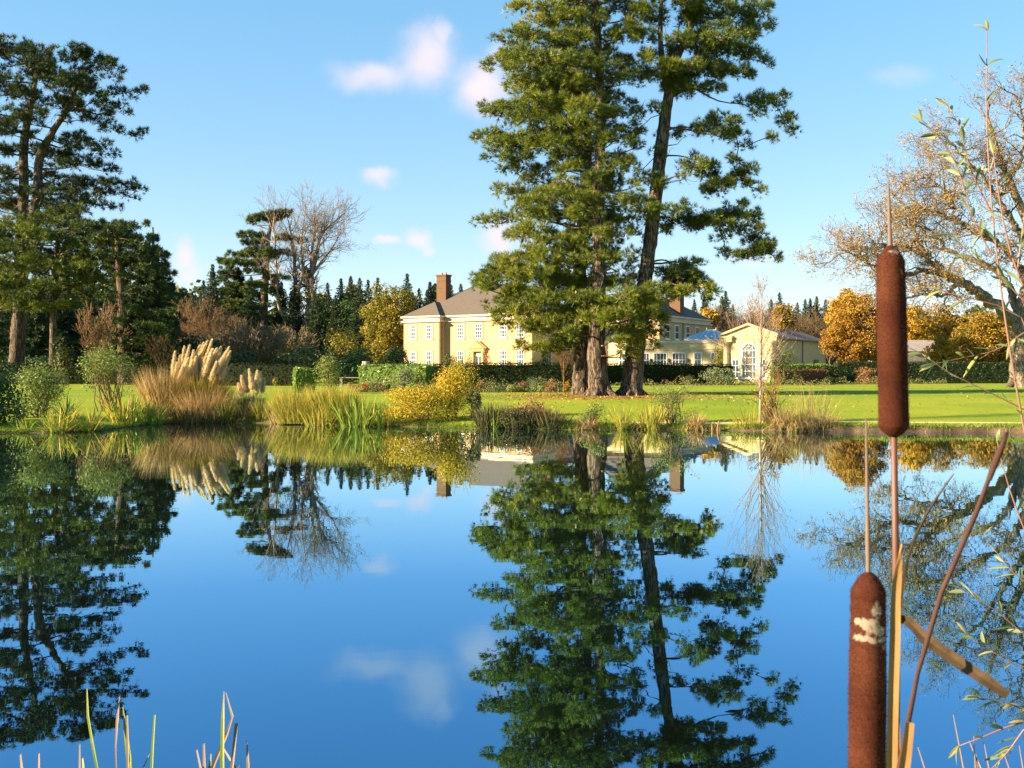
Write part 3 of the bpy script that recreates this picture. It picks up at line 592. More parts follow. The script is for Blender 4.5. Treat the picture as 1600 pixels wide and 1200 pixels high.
def needle_tree(root, trunks, pads, rng, mat_n, mat_b, D, tufts=46, k=9, L=.3, Wd=.035, flat=.5, up=.8, spread=.75, limb_r=.10, slope=.12, psize=1.1, pads_px=(), sides=10, pxm=2.2, puffk=.95, per=12, cones=0, dead=0, tint_bias=0.0, parts=('trunk', 'crown')):
    tb = MB()
    for pts, r in trunks: tb.tube(pts, r, sides, lump=.05, rng=rng)
    nd = MB(); C, Dn, T = [], [], []
    allp = [(c, psize*rng.uniform(.65, 1.25), psize*rng.uniform(.5, .9)) for c in pads]+[(P(px, py, D+dd), rx*D/F, max(.5*rx*D/F, ry*D/F)) for px, py, rx, ry, dd in pads_px]
    hts = [None]*len(pads)+[(ry*D/F) for px, py, rx, ry, dd in pads_px]
    att = [nearest_trunk(trunks, c, slope) for c, a, b in allp]; lens = [np.linalg.norm(c-t[0]) for (c, a, b), t in zip(allp, att)]
    lp, lr = [], []
    for i in np.argsort(lens):
        c, a, b = allp[i]; h = a*flat*rng.uniform(.8, 1.2) if hts[i] is None else max(.3*L/.3, hts[i]*1.15)
        at, ar = att[i]; o = c-at; ln = np.hypot(o[0], o[1]); r0 = max(.025, min(ar*.5, limb_r*(.35+ln*.12)))
        if lp:
            q = np.array(lp); ds = np.linalg.norm(q-c, axis=1)+np.abs(q[:, 2]-c[2])*.5; m_ = int(np.argmin(ds))
            if ds[m_] < .5*lens[i]: at = q[m_]; r0 = max(.028, min(lr[m_], .032+.022*ds[m_]))
        p = limb(tb, at, c-np.array([0, 0, h*.25]), r0, .024, rng, sag=-.05 if slope > 0 else .07, n=5, k=9, wob=.07)
        for q, rr_ in zip(p[2:], np.linspace(r0, .018, 9)[2:]): lp.append(q); lr.append(rr_)
        n = int(pxm*tufts*(a*b)/(psize*psize*.7)) if hts[i] is not None else tufts
        n = max(36, min(n, 1100))
        pos, rd, pv, pt_ = sample_pad(c, o, a, b, h, n, rng, puff=L*puffk, per=per); n = len(pos)
        for j in rng.integers(0, n, 5): limb(tb, p[-2], pos[j], .018, .008, rng, n=3, k=4)
        C.append(pos); Dn.append(norm(.35*rd+np.array([0, 0, up*.6])+.8*pv+.2*rng.standard_normal((n, 3))))
        T.append(np.clip(rng.normal(.42+tint_bias, .14)+pt_+rng.normal(0, .08, n), 0, 1))
    C = np.vstack(C); Dn = np.vstack(Dn); T = np.concatenate(T)
    nd.needles(C, Dn, rng, k, L, Wd, spread, T)
    for i in range(dead):                                            # dead snags on the lower and inner bole
        pts, r = trunks[int(rng.integers(0, len(trunks)))]; k_ = int(len(pts)*rng.uniform(.18, .8)); a_ = rng.uniform(0, 6.283)
        grow(tb, pts[k_], (math.cos(a_), math.sin(a_), rng.uniform(-.25, .25)), rng.uniform(.8, 2.0)*L/.3, .035*L/.3, 2, rng, [], -.04, .5, (2, 3), (30, 70), .6, .009*L/.3)
    o0 = np.array(root.location)
    if cones:
        cb = MB(); q = C[rng.integers(0, len(C), cones)]
        for i in range(3): cb.leaves(q+rng.normal(0, .03, q.shape), .17, rng, aspect=.65)
        tag(cb.build('cones', CONE, root, origin=o0), kind='stuff')
    tb.build(parts[0], mat_b, root, smooth=True, origin=o0); nd.build(parts[1], mat_n, root, origin=o0)
def grow(mb, p, d, L_, r, lvl, rng, tips, up=.08, wob=.22, nch=(3, 5), ang=(25, 55), ratio=.68, minr=.008, first=.35, segs=4, sides=(7, 5, 4, 3, 3, 3)):
    d = norm(np.asarray(d, float)); pts = [np.asarray(p, float)]; dirs = [d]
    for i in range(segs):
        d = norm(d+wob*rng.standard_normal(3)*.5+np.array([0, 0, up])); pts.append(pts[-1]+d*L_/segs); dirs.append(d)
    r1 = max(minr, r*.55); rr = np.linspace(r, r1, segs+1)
    mb.tube(pts, rr, sides[min(5-min(lvl, 5), 5)] if lvl < 6 else 7, cap=False)
    if lvl == 0: tips.append((pts[-1], d)); return
    n = rng.integers(nch[0], nch[1]+1)
    for i in range(n):
        u = 1.0 if i == 0 else rng.uniform(first, 1); k = min(int(u*segs), segs-1); q = u*segs-k
        bp = pts[k]*(1-q)+pts[k+1]*q; bd = dirs[min(k+1, segs)]
        a = rad(rng.uniform(*ang))*(.5 if i == 0 else 1); ax = norm(np.cross(bd, rng.standard_normal(3)))
        nd = bd*math.cos(a)+ax*math.sin(a)
        grow(mb, bp, nd, L_*ratio*rng.uniform(.75, 1.15), max(minr, np.interp(u, [0, 1], [r, r1])*.68), lvl-1, rng, tips, up, wob, nch, ang, ratio, minr, first, segs, sides)
def bare_tree(name, label, cat, base, height, rng, mat, spread=(25, 50), lvl=5, stems=1, r=.18, nch=(3, 4), ratio=.66, up=.12, minr=.012, leaf=None, leafn=0, leafs=.12, group=None, lean=(0, 0, 1), wob=.25, first=.35, spreadstem=.15, trunkfrac=.34):
    root = thing(name, label, cat, base, 0, group); mb = MB(); tips = []
    for s in range(stems):
        d = norm(np.array(lean, float)+rng.standard_normal(3)*[spreadstem, spreadstem, 0]*(1 if stems > 1 else .4))
        grow(mb, (0, 0, -.1), d, height*trunkfrac*rng.uniform(.9, 1.1), r*rng.uniform(.8, 1.1), lvl, rng, tips, up, wob, nch, spread, ratio, minr, first)
    mb.build('trunk', mat, root, smooth=True)
    if leaf:
        tp = np.array([t[0] for t in tips]); c = np.repeat(tp, leafn, 0)+rng.normal(0, leafs*1.3, (len(tp)*leafn, 3))
        lb = MB(); lb.leaves(c, leafs, rng); lb.build('leaves', leaf, root)
    return root
def leafy_tree(name, label, cat, poly, D, rng, mat, bark, n=60, clump=1.0, leaves=120, size=.3, depth=.75, trunk=None, group=None, holes=(), inset=4, flat=.75, mats2=None):
    """broadleaf tree: trunk, limbs to every clump, and leaf clumps through the outline"""
    poly = np.asarray(poly, float); xs = poly[:, 0]; bx = trunk or (xs.min()+xs.max())/2; base = gp(bx, D)
    root = thing(name, label, cat, base, 0, group); c = fill_poly(poly, n, rng, D, depth, inset, holes)
    top = P(bx+rng.uniform(-6, 6), poly[:, 1].min()+(poly[:, 1].max()-poly[:, 1].min())*.25, D); h = top[2]-base[2]
    tp, tr = densify([base-[0, 0, .2], base*.6+top*.4+[rng.uniform(-.3, .3), 0, 0], top], [h*.022+.04, h*.014+.03, .03], 14)
    tb = MB(); tb.tube(tp, tr, 8, lump=.05, rng=rng); lb = MB()
    Cs, Ns, Ts = [], [], []
    for q in c:
        at, ar = nearest_trunk([(tp, tr)], q, .7); limb(tb, at, q, min(ar*.5, .12), .012, rng, sag=.05, n=4, k=5)
        a = clump*rng.uniform(.6, 1.3); v = norm(rng.standard_normal((leaves, 3))); rr = a*rng.uniform(.25, 1, (leaves, 1))**.5
        pos = q+v*rr*[1, 1, flat]; Cs.append(pos); Ns.append(v+[0, 0, .5]); Ts.append(np.clip(rng.normal(.5, .2)+rng.normal(0, .16, leaves), 0, 1))
        for j in rng.integers(0, leaves, 3): limb(tb, q, pos[j], .015, .006, rng, n=3, k=3)
    lb.leaves(np.vstack(Cs), size, rng, np.vstack(Ns), .8, .62, np.concatenate(Ts))
    o0 = base; tb.build('trunk', bark, root, smooth=True, origin=o0); lb.build('crown', mat, root, origin=o0); return root
def shrub(name, label, cat, px, D, w, h, rng, mat, n=2500, size=.12, lumps=9, stems=8, twig=TWIG_BROWN, group=None, base=None, hollow=.35, depth=None, bottom=.12, aspect=.5, sz=.85, sprigs=0, zlo=.3):
    """many-stemmed bush: lumpy leaf mass on visible stems"""
    b = gp(px, D) if base is None else base; root = thing(name, label, cat, b, 0, group); dp = depth or w
    lc = []; 
    for i in range(lumps):
        t = rng.uniform(0, 2*math.pi); u = rng.uniform(0, 1)**.5*.55; z = rng.uniform(zlo, .78)
        lc.append((u*math.cos(t)*w*.5*1.1*(1.2-.5*z), u*math.sin(t)*dp*.5*1.1*(1.2-.5*z), z*h, rng.uniform(.2, .34)))
    lc = np.array(lc); k = rng.integers(0, lumps, n); v = norm(rng.standard_normal((n, 3))); rr = rng.uniform(hollow, 1, (n, 1))**.6
    pos = lc[k, :3]+v*rr*lc[k, 3:4]*np.array([w, dp, h*sz]); pos[:, 2] = np.where(pos[:, 2] < bottom*h, bottom*h+rng.uniform(0, .25, n)*h, pos[:, 2])
    tint = np.clip(.5+.3*rng.standard_normal(lumps)[k]*.6+rng.normal(0, .18, n), 0, 1)
    sb = MB()
    for i in range(stems):
        e = pos[rng.integers(0, n)]; s0 = rng.normal(0, .06, 3)*[w, dp, 0]; p = limb(sb, s0-[0, 0, .05], e, .012+.006*h, .006, rng, sag=.12, n=4, k=6)
    extra = []
    for i in range(sprigs):
        e = pos[rng.integers(0, n)]; e2 = e+np.array([rng.normal(0, .12)*w, rng.normal(0, .12)*dp, rng.uniform(.1, .3)*h]); limb(sb, e*.6, e2, .008, .004, rng, n=3, k=4)
        m = 14; extra.append(e+(e2-e)*rng.uniform(.2, 1, (m, 1))+rng.normal(0, size*.5, (m, 3)))
    if extra: pos = np.vstack([pos]+extra); v = np.vstack([v, norm(rng.standard_normal((len(pos)-n, 3)))]); tint = np.r_[tint, rng.random(len(pos)-n)]
    if stems or sprigs: sb.build('stems', twig, root)
    lb = MB(); lb.leaves(pos, size, rng, v+[0, 0, .35], .7, aspect, tint); lb.build('foliage', mat, root); return root
def hedge(name, label, a, b, w, h, rng, mat, size=.12, dens=90, topmat=None, z0=None, cat='hedge'):
    """clipped hedge from ground point a to b: dense leafy box"""
    a = np.asarray(a, float); b = np.asarray(b, float); L_ = np.linalg.norm((b-a)[:2]); u = (b-a)/L_; u[2] = 0; u = norm(u); nrm_ = np.array([u[1], -u[0], 0])
    if nrm_[1] > 0: nrm_ = -nrm_
    base = (a+b)/2; root_o = base.copy(); mb = MB()
    def at(s, t, z): return np.asarray(s)[..., None]*u+np.asarray(t)[..., None]*nrm_+np.asarray(z)[..., None]*np.array([0, 0, 1.])
    m = max(4, int(L_/1.2)); ss = np.linspace(-L_/2, L_/2, m)
    hh = h+np.convolve(rng.standard_normal(m+4), np.ones(5)/5, 'valid')*.07*h
    i = .10
    prof = [(-w/2+i, -.12), (-w/2+i, -i), (w/2-i, -i), (w/2-i, -.12)]
    v = []
    for k in range(m):
        for t, zz in prof: v.append(at(np.array(ss[k]), np.array(t), np.array(hh[k]+zz if zz == -i else -.1)))
    q = [(4*k+j, 4*k+(j+1) % 4, 4*k+4+(j+1) % 4, 4*k+4+j) for k in range(m-1) for j in range(4)]+[(0, 3, 2, 1), (4*m-4, 4*m-3, 4*m-2, 4*m-1)]
    mb.add(v, q, tint=.1)
    faces = [('f', L_*h), ('t', L_*w), ('e', w*h), ('e2', w*h), ('k', L_*h*.5)]
    for f, area in faces:
        n = int(area*dens); s = rng.uniform(-L_/2, L_/2, n); t = rng.uniform(-w/2, w/2, n); top = np.interp(s, ss, hh); z = rng.uniform(0, 1, n)*top; j = rng.normal(0, .05, n)
        nn = {'f': nrm_, 'k': -nrm_, 't': np.array([0, 0, 1.]), 'e': u, 'e2': -u}[f]
        if f == 'f': t = w/2+j
        elif f == 'k': t = -w/2+j
        elif f == 't': z = top+j*.9
        elif f == 'e': s = L_/2+j
        else: s = -L_/2+j
        mb.leaves(at(s, t, z), size, rng, nn*1.2, .8, .6, np.clip(rng.normal(.5, .22, n), 0, 1))
    o = mb.build(name, mat); o.location = root_o; tag(o, label, cat); return o
def clump(name, label, cat, base, n, h, w, r, rng, mat, lean=.35, droop=.6, group=None, seg=4, vary=.35, shape=None, stretch=(1, 1)):
    """tuft of blades"""
    t = rng.uniform(0, 2*math.pi, n); u = np.sqrt(rng.uniform(0, 1, n)); p = np.stack([u*np.cos(t)*r*stretch[0], u*np.sin(t)*r*stretch[1], np.full(n, -.05)], -1)
    mb = MB(); mb.blades(p, h*rng.uniform(1-vary, 1.05, n), w*rng.uniform(.6, 1.2, n), np.where(rng.random(n) < .1, rng.uniform(.5, 1.1, n), np.abs(rng.normal(0, lean, n))+.03+u*lean*.5), rng, seg, droop*rng.uniform(.3, 2.2, n), az=t+rng.normal(0, .7, n))
    o = mb.build(name, mat); o.location = base; return tag(o, label, cat, group)
def merge_blades(name, label, cat, base, sets, mat, group=None):
    mb = MB()
    for f in sets: f(mb)
    o = mb.build(name, mat); o.location = base; return tag(o, label, cat, group)
# ------------------------------------------------------------------ big pines in front of the house
R_ = lambda s: np.random.default_rng(s)
def thin_front(p, axis_x, y, keep, rng):
    # fewer pads right in front of the bole, so that the trunk shows between the branches
    return np.array([q for q in p if not (q[1] < y and abs(q[0]-axis_x) < .9 and rng.random() > keep)])
def flare(mb, base, r, rng, n=7):
    for i in range(n):
        a = 2*math.pi*i/n+rng.uniform(-.3, .3); d = np.array([math.cos(a), math.sin(a), 0]); s = rng.uniform(.7, 1.2)
        mb.tube([base+d*r*.45+[0, 0, r*1.6], base+d*r*.85+[0, 0, r*.5], base+d*r*1.35*s+[0, 0, .03], base+d*r*1.8*s+[0, 0, -.12]], [r*.38, r*.36, r*.25, r*.08], 7)
def big_pine(label, D, rows, pads, rng, pads_px, forks=(), **kw):
    base = P(rows[0][0], rows[0][1], D+rows[0][3]); base[2] = H(base[0], base[1])
    root = thing('pine_tree', label, 'pine tree', base, 0, 'tall pines on the lawn')
    tr = trunk_px(rows, D); tr[0][0, 2] = base[2]-.2
    trunks = [tr]+[trunk_px(f, D) for f in forks]
    needle_tree(root, trunks, pads, rng, NEEDLE, BARK_PINE, D, **kw, pads_px=pads_px, sides=14)
    return root, base, tr
OUT1 = [(800, 130), (765, 175), (785, 195), (750, 212), (788, 262), (815, 275), (783, 300), (800, 322), (760, 345), (800, 375), (775, 405), (738, 440), (752, 468), (800, 462), (770, 497), (815, 528), (850, 562), (880, 556), (905, 525), (955, 515), (970, 430), (950, 300), (930, 130), (870, 60)]
OUT2 = [(838, -70), (830, 0), (803, 45), (763, 88), (780, 115), (812, 128), (830, 180), (850, 260), (850, 340), (860, 430), (880, 500), (930, 530), (990, 515), (1040, 500), (1030, 455), (985, 400), (998, 345), (972, 300), (1000, 262), (985, 225), (1008, 185), (985, 120), (1000, 60), (1010, 0), (985, -70)]
rows1 = [(909, 613, 31, 0), (909, 590, 29, 0), (911, 540, 27, 0), (908, 490, 24, 0), (906, 400, 20, 0), (915, 300, 15, .2), (918, 200, 11, .2), (905, 110, 6, 0)]
rows2 = [(937, 618, 36, 0), (935, 596, 32, 0), (932, 540, 27, 0), (935, 470, 23, 0), (936, 400, 20, 0), (936, 300, 18, 0), (938, 210, 15, 0), (936, 100, 13, 0), (930, 0, 9, 0), (925, -60, 4, 0)]
rows3 = [(986, 618, 36, 0), (988, 596, 33, 0), (993, 540, 29, 0), (1003, 470, 25, 0), (1013, 400, 22, 0), (1023, 320, 21, 0), (1033, 230, 20, 0), (1043, 160, 17, 0), (1054, 100, 12, 0), (1075, 50, 10, .3), (1085, -10, 7, .5), (1088, -70, 4, .5)]
fork3 = [(1044, 150, 12, 0), (1034, 90, 9, -.3), (1032, 30, 7, -.5), (1040, -50, 4, -.5)]
fork1 = [(908, 480, 12, 0), (880, 430, 9, -.8), (850, 405, 7, -1.4), (815, 395, 4, -1.8)]
rng = R_(11)
px1 = [(758, 438, 20, 12, -2), (770, 450, 26, 16, -2.6), (815, 430, 30, 20, -3), (800, 462, 26, 14, -2.6), (840, 470, 30, 18, -3), (790, 505, 18, 10, -2), (820, 490, 24, 14, -2.8), (860, 520, 24, 14, -2.6), (845, 545, 18, 8, -1.8), (880, 500, 24, 16, -2.4), (885, 540, 16, 10, -1.6), (772, 433, 26, 14, -1.5), (790, 420, 28, 16, -2.2), (756, 448, 18, 9, -1.2), (830, 400, 30, 18, -2.5), (860, 440, 30, 18, -2.8), (800, 488, 22, 12, -1.5), (835, 510, 26, 14, -2), (860, 545, 20, 12, -1), (772, 347, 14, 9, 0), (800, 300, 22, 10, 0), (768, 214, 18, 8, 0), (795, 235, 26, 11, -.5), (780, 180, 14, 8, 0), (820, 360, 24, 12, -1.5), (775, 492, 10, 8, -1), (800, 405, 18, 9, -1.5)]
pine1, b1, t1 = big_pine('broad bushy pine with straight trunk, standing nearest the ochre house front', 58.5, rows1, thin_front(fill_poly(OUT1, 108, rng, 58.0, .75, 10), 4.1, 58.3, .65, rng), rng, px1, forks=(fork1,), tufts=200, k=15, spread=.42, L=.30, Wd=.021, cones=420, dead=16, psize=1.35, flat=.36, puffk=.8, tint_bias=.06)
rng = R_(12)
px2 = [(962, 533, 18, 9, -1.6), (968, 550, 14, 6, -1.2), (1000, 540, 20, 9, -1.2), (985, 515, 24, 11, -1.8), (1022, 545, 12, 7, -1), (950, 490, 24, 11, -2), (1030, 470, 18, 11, -1), (1005, 515, 22, 10, -1.6), (895, 520, 18, 9, -1.5), (985, 205, 26, 14, 0), (993, 228, 18, 9, 0), (1000, 282, 24, 14, -.5), (985, 312, 28, 18, -1), (1010, 332, 22, 20, -1), (960, 262, 20, 12, -.5), (780, 92, 16, 9, 0), (800, 105, 20, 12, 0), (812, 48, 16, 10, 0), (850, 15, 26, 14, -.8), (975, 490, 26, 14, -2), (1010, 495, 22, 12, -1.5), (950, 505, 24, 12, -2.4), (985, 530, 20, 10, -1.2), (1015, 480, 18, 12, -1), (985, 555, 16, 8, -.5)]
pine2, b2, t2 = big_pine('tallest pine with a brightly sunlit furrowed trunk, second of the group of three', 55.6, rows2, thin_front(fill_poly(OUT2, 132, rng, 55.8, .7, 10), 4.75, 55.6, .55, rng), rng, px2, tufts=200, k=15, spread=.42, L=.30, Wd=.021, cones=420, dead=16, psize=1.3, flat=.36, puffk=.8, tint_bias=.03)
rng = R_(13)
px3 = [(1110, 20, 42, 18, 0), (1075, 5, 40, 20, -.6), (1150, 30, 36, 18, .4), (1185, 15, 20, 14, 0), (1180, 48, 24, 12, 0), (1130, -25, 55, 20, .5), (1040, -30, 40, 22, -.5), (1020, 25, 30, 16, -1), (1010, 60, 26, 14, -1.2), (1200, 38, 9, 6, 0),
       (1130, 80, 48, 14, 0), (1175, 90, 24, 11, .2), (1198, 100, 12, 8, 0), (1085, 118, 50, 16, -.4), (1150, 116, 28, 11, .2), (1040, 112, 34, 16, -1), (1000, 118, 26, 14, -1.2), (1060, 140, 36, 10, .5), (1110, 140, 26, 8, .3),
       (1212, 162, 26, 13, 0), (1228, 190, 18, 13, 0), (1240, 205, 8, 10, 0), (1208, 214, 12, 7, 0), (1190, 155, 18, 9, .3), (1127, 190, 26, 13, 0), (1112, 203, 20, 8, .3), (1150, 212, 20, 8, .2), (1085, 205, 14, 6, .3), (1165, 228, 14, 6, .2), (1098, 262, 28, 9, 0), (1085, 250, 14, 5, .2), (1165, 275, 22, 11, 0), (1172, 290, 13, 8, 0), (1150, 252, 16, 6, .2), (1122, 290, 26, 11, -.4), (1105, 275, 18, 8, .3),
       (1070, 347, 34, 11, 0), (1118, 343, 30, 12, .3), (1140, 352, 22, 9, -.3), (1168, 338, 22, 12, 0), (1182, 358, 14, 11, 0), (1150, 320, 16, 7, .3), (1198, 388, 20, 13, 0), (1165, 402, 26, 8, 0), (1212, 404, 8, 11, 0), (1130, 372, 16, 7, .3), (1175, 378, 14, 8, .3), (1135, 395, 14, 5, .2), (1045, 360, 18, 8, .5),
       (1065, 432, 34, 15, 0), (1092, 450, 22, 15, .3), (1048, 425, 18, 10, -.4), (1055, 462, 22, 10, -.3), (1100, 470, 10, 8, 0), (1080, 415, 18, 6, .2), (1030, 290, 16, 10, -.9), (1018, 325, 15, 12, -.8), (1010, 345, 14, 9, .8), (1025, 170, 14, 10, -.9), (1018, 530, 14, 8, -.8), (1035, 500, 14, 10, -.6), (1000, 470, 22, 14, -1.2), (1035, 520, 14, 7, -.6), (1025, 240, 8, 8, -.7)]
px3 += [(1075, 30, 30, 15, .8), (1095, 62, 32, 13, -.8), (1155, 55, 30, 13, .8), (1060, 75, 24, 12, .6), (1120, 48, 26, 12, -1), (1025, -5, 26, 14, .5), (1012, 90, 18, 10, -.6), (1160, 160, 16, 8, .2), (1185, 178, 16, 8, -.2), (1140, 205, 18, 7, .5), (1175, 262, 16, 8, .3), (1190, 300, 10, 7, 0), (1150, 283, 20, 8, .6), (1115, 300, 22, 8, .6), (1140, 338, 24, 9, .6), (1165, 360, 18, 9, .6), (1190, 375, 16, 9, .4), (1205, 395, 14, 9, .3), (1180, 395, 16, 8, -.4), (1090, 352, 26, 9, .5), (1060, 445, 30, 12, .5), (1108, 455, 14, 12, 0), (1128, 215, 16, 7, -.5), (1070, 135, 26, 9, -.6), (1110, 105, 30, 10, .8)]
pads3 = [P(a, b, 56.2+dd) for a, b, dd in [(1090, 40, 2), (1140, 60, -2), (1100, 90, 3), (1060, 60, -2.4), (1130, 110, 2.5), (1075, 100, -2.2), (1150, 0, 2.5), (1090, -20, -2.5), (1060, 420, 2), (1080, 455, -1.5), (1120, 345, 2), (1120, 200, -1.5), (1060, 330, -2.2), (1050, 210, 2.2), (1080, 270, -2.2), (1045, 90, 2)]]
pine3, b3, t3 = big_pine('leaning pine with tiers of open layered branches on its shaded side', 56.2, rows3, pads3, rng, px3, forks=(fork3,), tufts=150, k=15, spread=.42, L=.30, Wd=.021, cones=420, dead=16, psize=1.1, pxm=2.8, puffk=.8, tint_bias=-.05, slope=-.05)
for root, b, r in ((pine1, b1, .5), (pine2, b2, .58), (pine3, b3, .55)):
    mb = MB(); flare(mb, np.zeros(3), r, R_(int(r*100))); mb.build('root_flare', BARK_PINE, root, smooth=True)

# ------------------------------------------------------------------ pines, cedar and dark conifers at the left
rng = R_(21); DL = 100
base = gp(24, DL); root = thing('pine_tree', 'huge dark forked pine with flat layered crown on the lawn edge', 'pine tree', base, 0, 'tall pines on the lawn')
trA = trunk_px([(24, 596, 25, 0), (27, 540, 22, 0), (33, 450, 20, 0), (33, 380, 18, 0), (37, 300, 15, 0), (38, 220, 13, 0), (48, 160, 10, 0), (60, 100, 6, 0)], DL); trA[0][0, 2] = base[2]-.3
trB = trunk_px([(34, 440, 16, 0), (48, 370, 16, -.3), (58, 300, 14, -.5), (64, 240, 13, -.5), (80, 210, 10, -.5), (110, 160, 8, 0), (125, 110, 5, 0)], DL)
pxs = [(20, 80, 45, 18, 0), (-30, 90, 50, 20, 0), (60, 95, 40, 16, -2), (100, 88, 40, 15, 0), (138, 90, 32, 14, 1), (172, 106, 22, 14, 0), (185, 125, 12, 8, 0), (75, 120, 50, 14, 2), (115, 130, 45, 13, -2), (150, 140, 35, 10, 1), (200, 148, 24, 9, 0), (222, 144, 12, 7, 0), (180, 165, 26, 12, 0), (195, 178, 14, 9, 0), (150, 180, 30, 12, -2), (110, 165, 36, 12, 2), (40, 150, 36, 12, -3), (0, 140, 40, 14, 0), (10, 190, 35, 12, 2), (45, 190, 28, 10, -3), (213, 212, 16, 6, 0), (226, 207, 10, 4, 0), (186, 203, 16, 5, 1), (145, 225, 26, 10, 0), (165, 240, 18, 10, 1), (165, 205, 18, 8, -1), (118, 215, 20, 9, -2), (128, 255, 34, 10, 0), (160, 265, 22, 8, 1), (95, 245, 22, 8, 2), (20, 240, 25, 9, 2), (0, 270, 25, 10, -2), (190, 290, 30, 8, 0), (216, 297, 16, 6, 0), (160, 300, 28, 9, 1), (125, 290, 28, 9, -1), (100, 300, 26, 10, 2), (150, 320, 28, 9, -1), (180, 322, 16, 6, 0), (205, 308, 16, 5, .5), (110, 335, 30, 9, 0), (15, 320, 28, 10, 2), (-10, 300, 26, 10, 0), (130, 355, 24, 8, 1)]
needle_tree(root, [trA, trB], fill_poly([(-60, 70), (0, 64), (140, 80), (180, 110), (170, 160), (150, 240), (170, 330), (60, 345), (-60, 340)], 60, rng, DL, .6, 8, holes=[[(95, 130), (115, 135), (105, 200), (75, 245), (68, 230), (90, 190)], [(45, 250), (55, 250), (50, 330), (42, 330)]]), rng, NEEDLE_FAR, BARK_PINE, DL, tufts=150, k=10, spread=.5, L=.5, Wd=.05, psize=2.4, flat=.2, pxm=2.4, puffk=.65, dead=14, pads_px=pxs, slope=.1, limb_r=.14, sides=12)
rng = R_(22); DM = 96
base = gp(83, DM); root = thing('pine_tree', 'shorter olive green pine with bare straight trunk beside the forked pine', 'pine tree', base, 0, 'tall pines on the lawn')
tr = trunk_px([(83, 598, 12, 0), (83, 540, 11, 0), (85, 460, 10, 0), (90, 380, 7, 0), (92, 345, 3, 0)], DM); tr[0][0, 2] = base[2]-.3
needle_tree(root, [tr], fill_poly([(-40, 345), (20, 350), (60, 335), (100, 322), (150, 335), (205, 360), (190, 410), (150, 470), (110, 488), (60, 490), (0, 480), (-40, 470)], 95, rng, DM, .6, 8), rng, NEEDLE, BARK_PINE, DM, tufts=150, k=10, spread=.5, L=.45, Wd=.045, psize=1.9, flat=.36, puffk=.7, slope=.1, sides=9, tint_bias=-.15)
def cedar(label, D, rows, poly, n, seed, mat=CEDAR, flat=.16, psize=1.8, depth=.8, pads_px=(), tufts=90, L=.42, Wd=.07, name='cedar_tree', cat='cedar', group='layered cedars', up=.45, spread=.9, bias=0, holes=(), pxm=2.2):
    rng = R_(seed); base = gp(rows[0][0], D); root = thing(name, label, cat, base, 0, group); tr = trunk_px(rows, D); tr[0][0, 2] = base[2]-.3
    needle_tree(root, [tr], fill_poly(poly, n, rng, D, depth, 6, holes), rng, mat, BARK_DARK, D, tufts=tufts, k=7, L=L, Wd=Wd, psize=psize, flat=flat, slope=.08, pads_px=pads_px, sides=9, up=up, spread=spread, puffk=.42, pxm=pxm, tint_bias=bias)
cedar('spreading dark cedar with drooping layers between the olive pine and the russet trees', 92, [(195, 598, 22, 0), (192, 480, 18, 0), (185, 390, 11, 0), (180, 345, 4, 0)], [(130, 360), (180, 335), (225, 350), (240, 385), (262, 420), (255, 470), (270, 510), (265, 550), (225, 572), (175, 568), (150, 520), (165, 470), (190, 440), (150, 410)], 95, 23)
cedar('slim dark cedar with a pointed spire top beside the russet trees', 98, [(241, 600, 14, 0), (242, 480, 10, 0), (240, 400, 6, 0), (239, 355, 2, 0)], [(239, 352), (252, 378), (246, 390), (268, 412), (262, 430), (284, 458), (270, 480), (282, 520), (270, 560), (215, 560), (205, 500), (222, 440), (215, 410), (230, 380)], 80, 24, psize=1.25, flat=.2)
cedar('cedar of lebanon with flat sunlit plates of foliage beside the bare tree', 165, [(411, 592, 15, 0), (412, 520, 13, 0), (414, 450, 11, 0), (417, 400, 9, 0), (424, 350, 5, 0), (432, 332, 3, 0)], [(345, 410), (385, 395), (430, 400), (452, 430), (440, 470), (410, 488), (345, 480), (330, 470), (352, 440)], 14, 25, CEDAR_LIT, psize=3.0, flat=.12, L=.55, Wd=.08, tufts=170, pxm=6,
      pads_px=[(430, 336, 24, 5, 0), (446, 332, 14, 4, 0), (408, 342, 22, 5, 0), (394, 347, 10, 3, 0), (425, 342, 26, 4, 2), (392, 368, 22, 6, 0), (376, 366, 10, 3, 0), (405, 376, 18, 5, 2), (395, 380, 20, 4, -2), (448, 372, 22, 4, 0), (470, 376, 10, 3, 0), (375, 398, 24, 7, 0), (356, 408, 16, 4, 0), (400, 392, 24, 6, 2), (420, 395, 24, 7, -3), (445, 395, 18, 7, 1), (345, 410, 8, 3, 0), (375, 412, 26, 6, -2), (400, 412, 20, 6, 2), (358, 425, 18, 10, 0), (372, 435, 14, 10, 2), (350, 440, 10, 8, 0), (355, 458, 26, 7, 0), (335, 468, 14, 6, 0), (385, 462, 26, 7, 2), (400, 446, 24, 4, -3), (365, 475, 30, 6, -2), (395, 480, 18, 5, 0)])
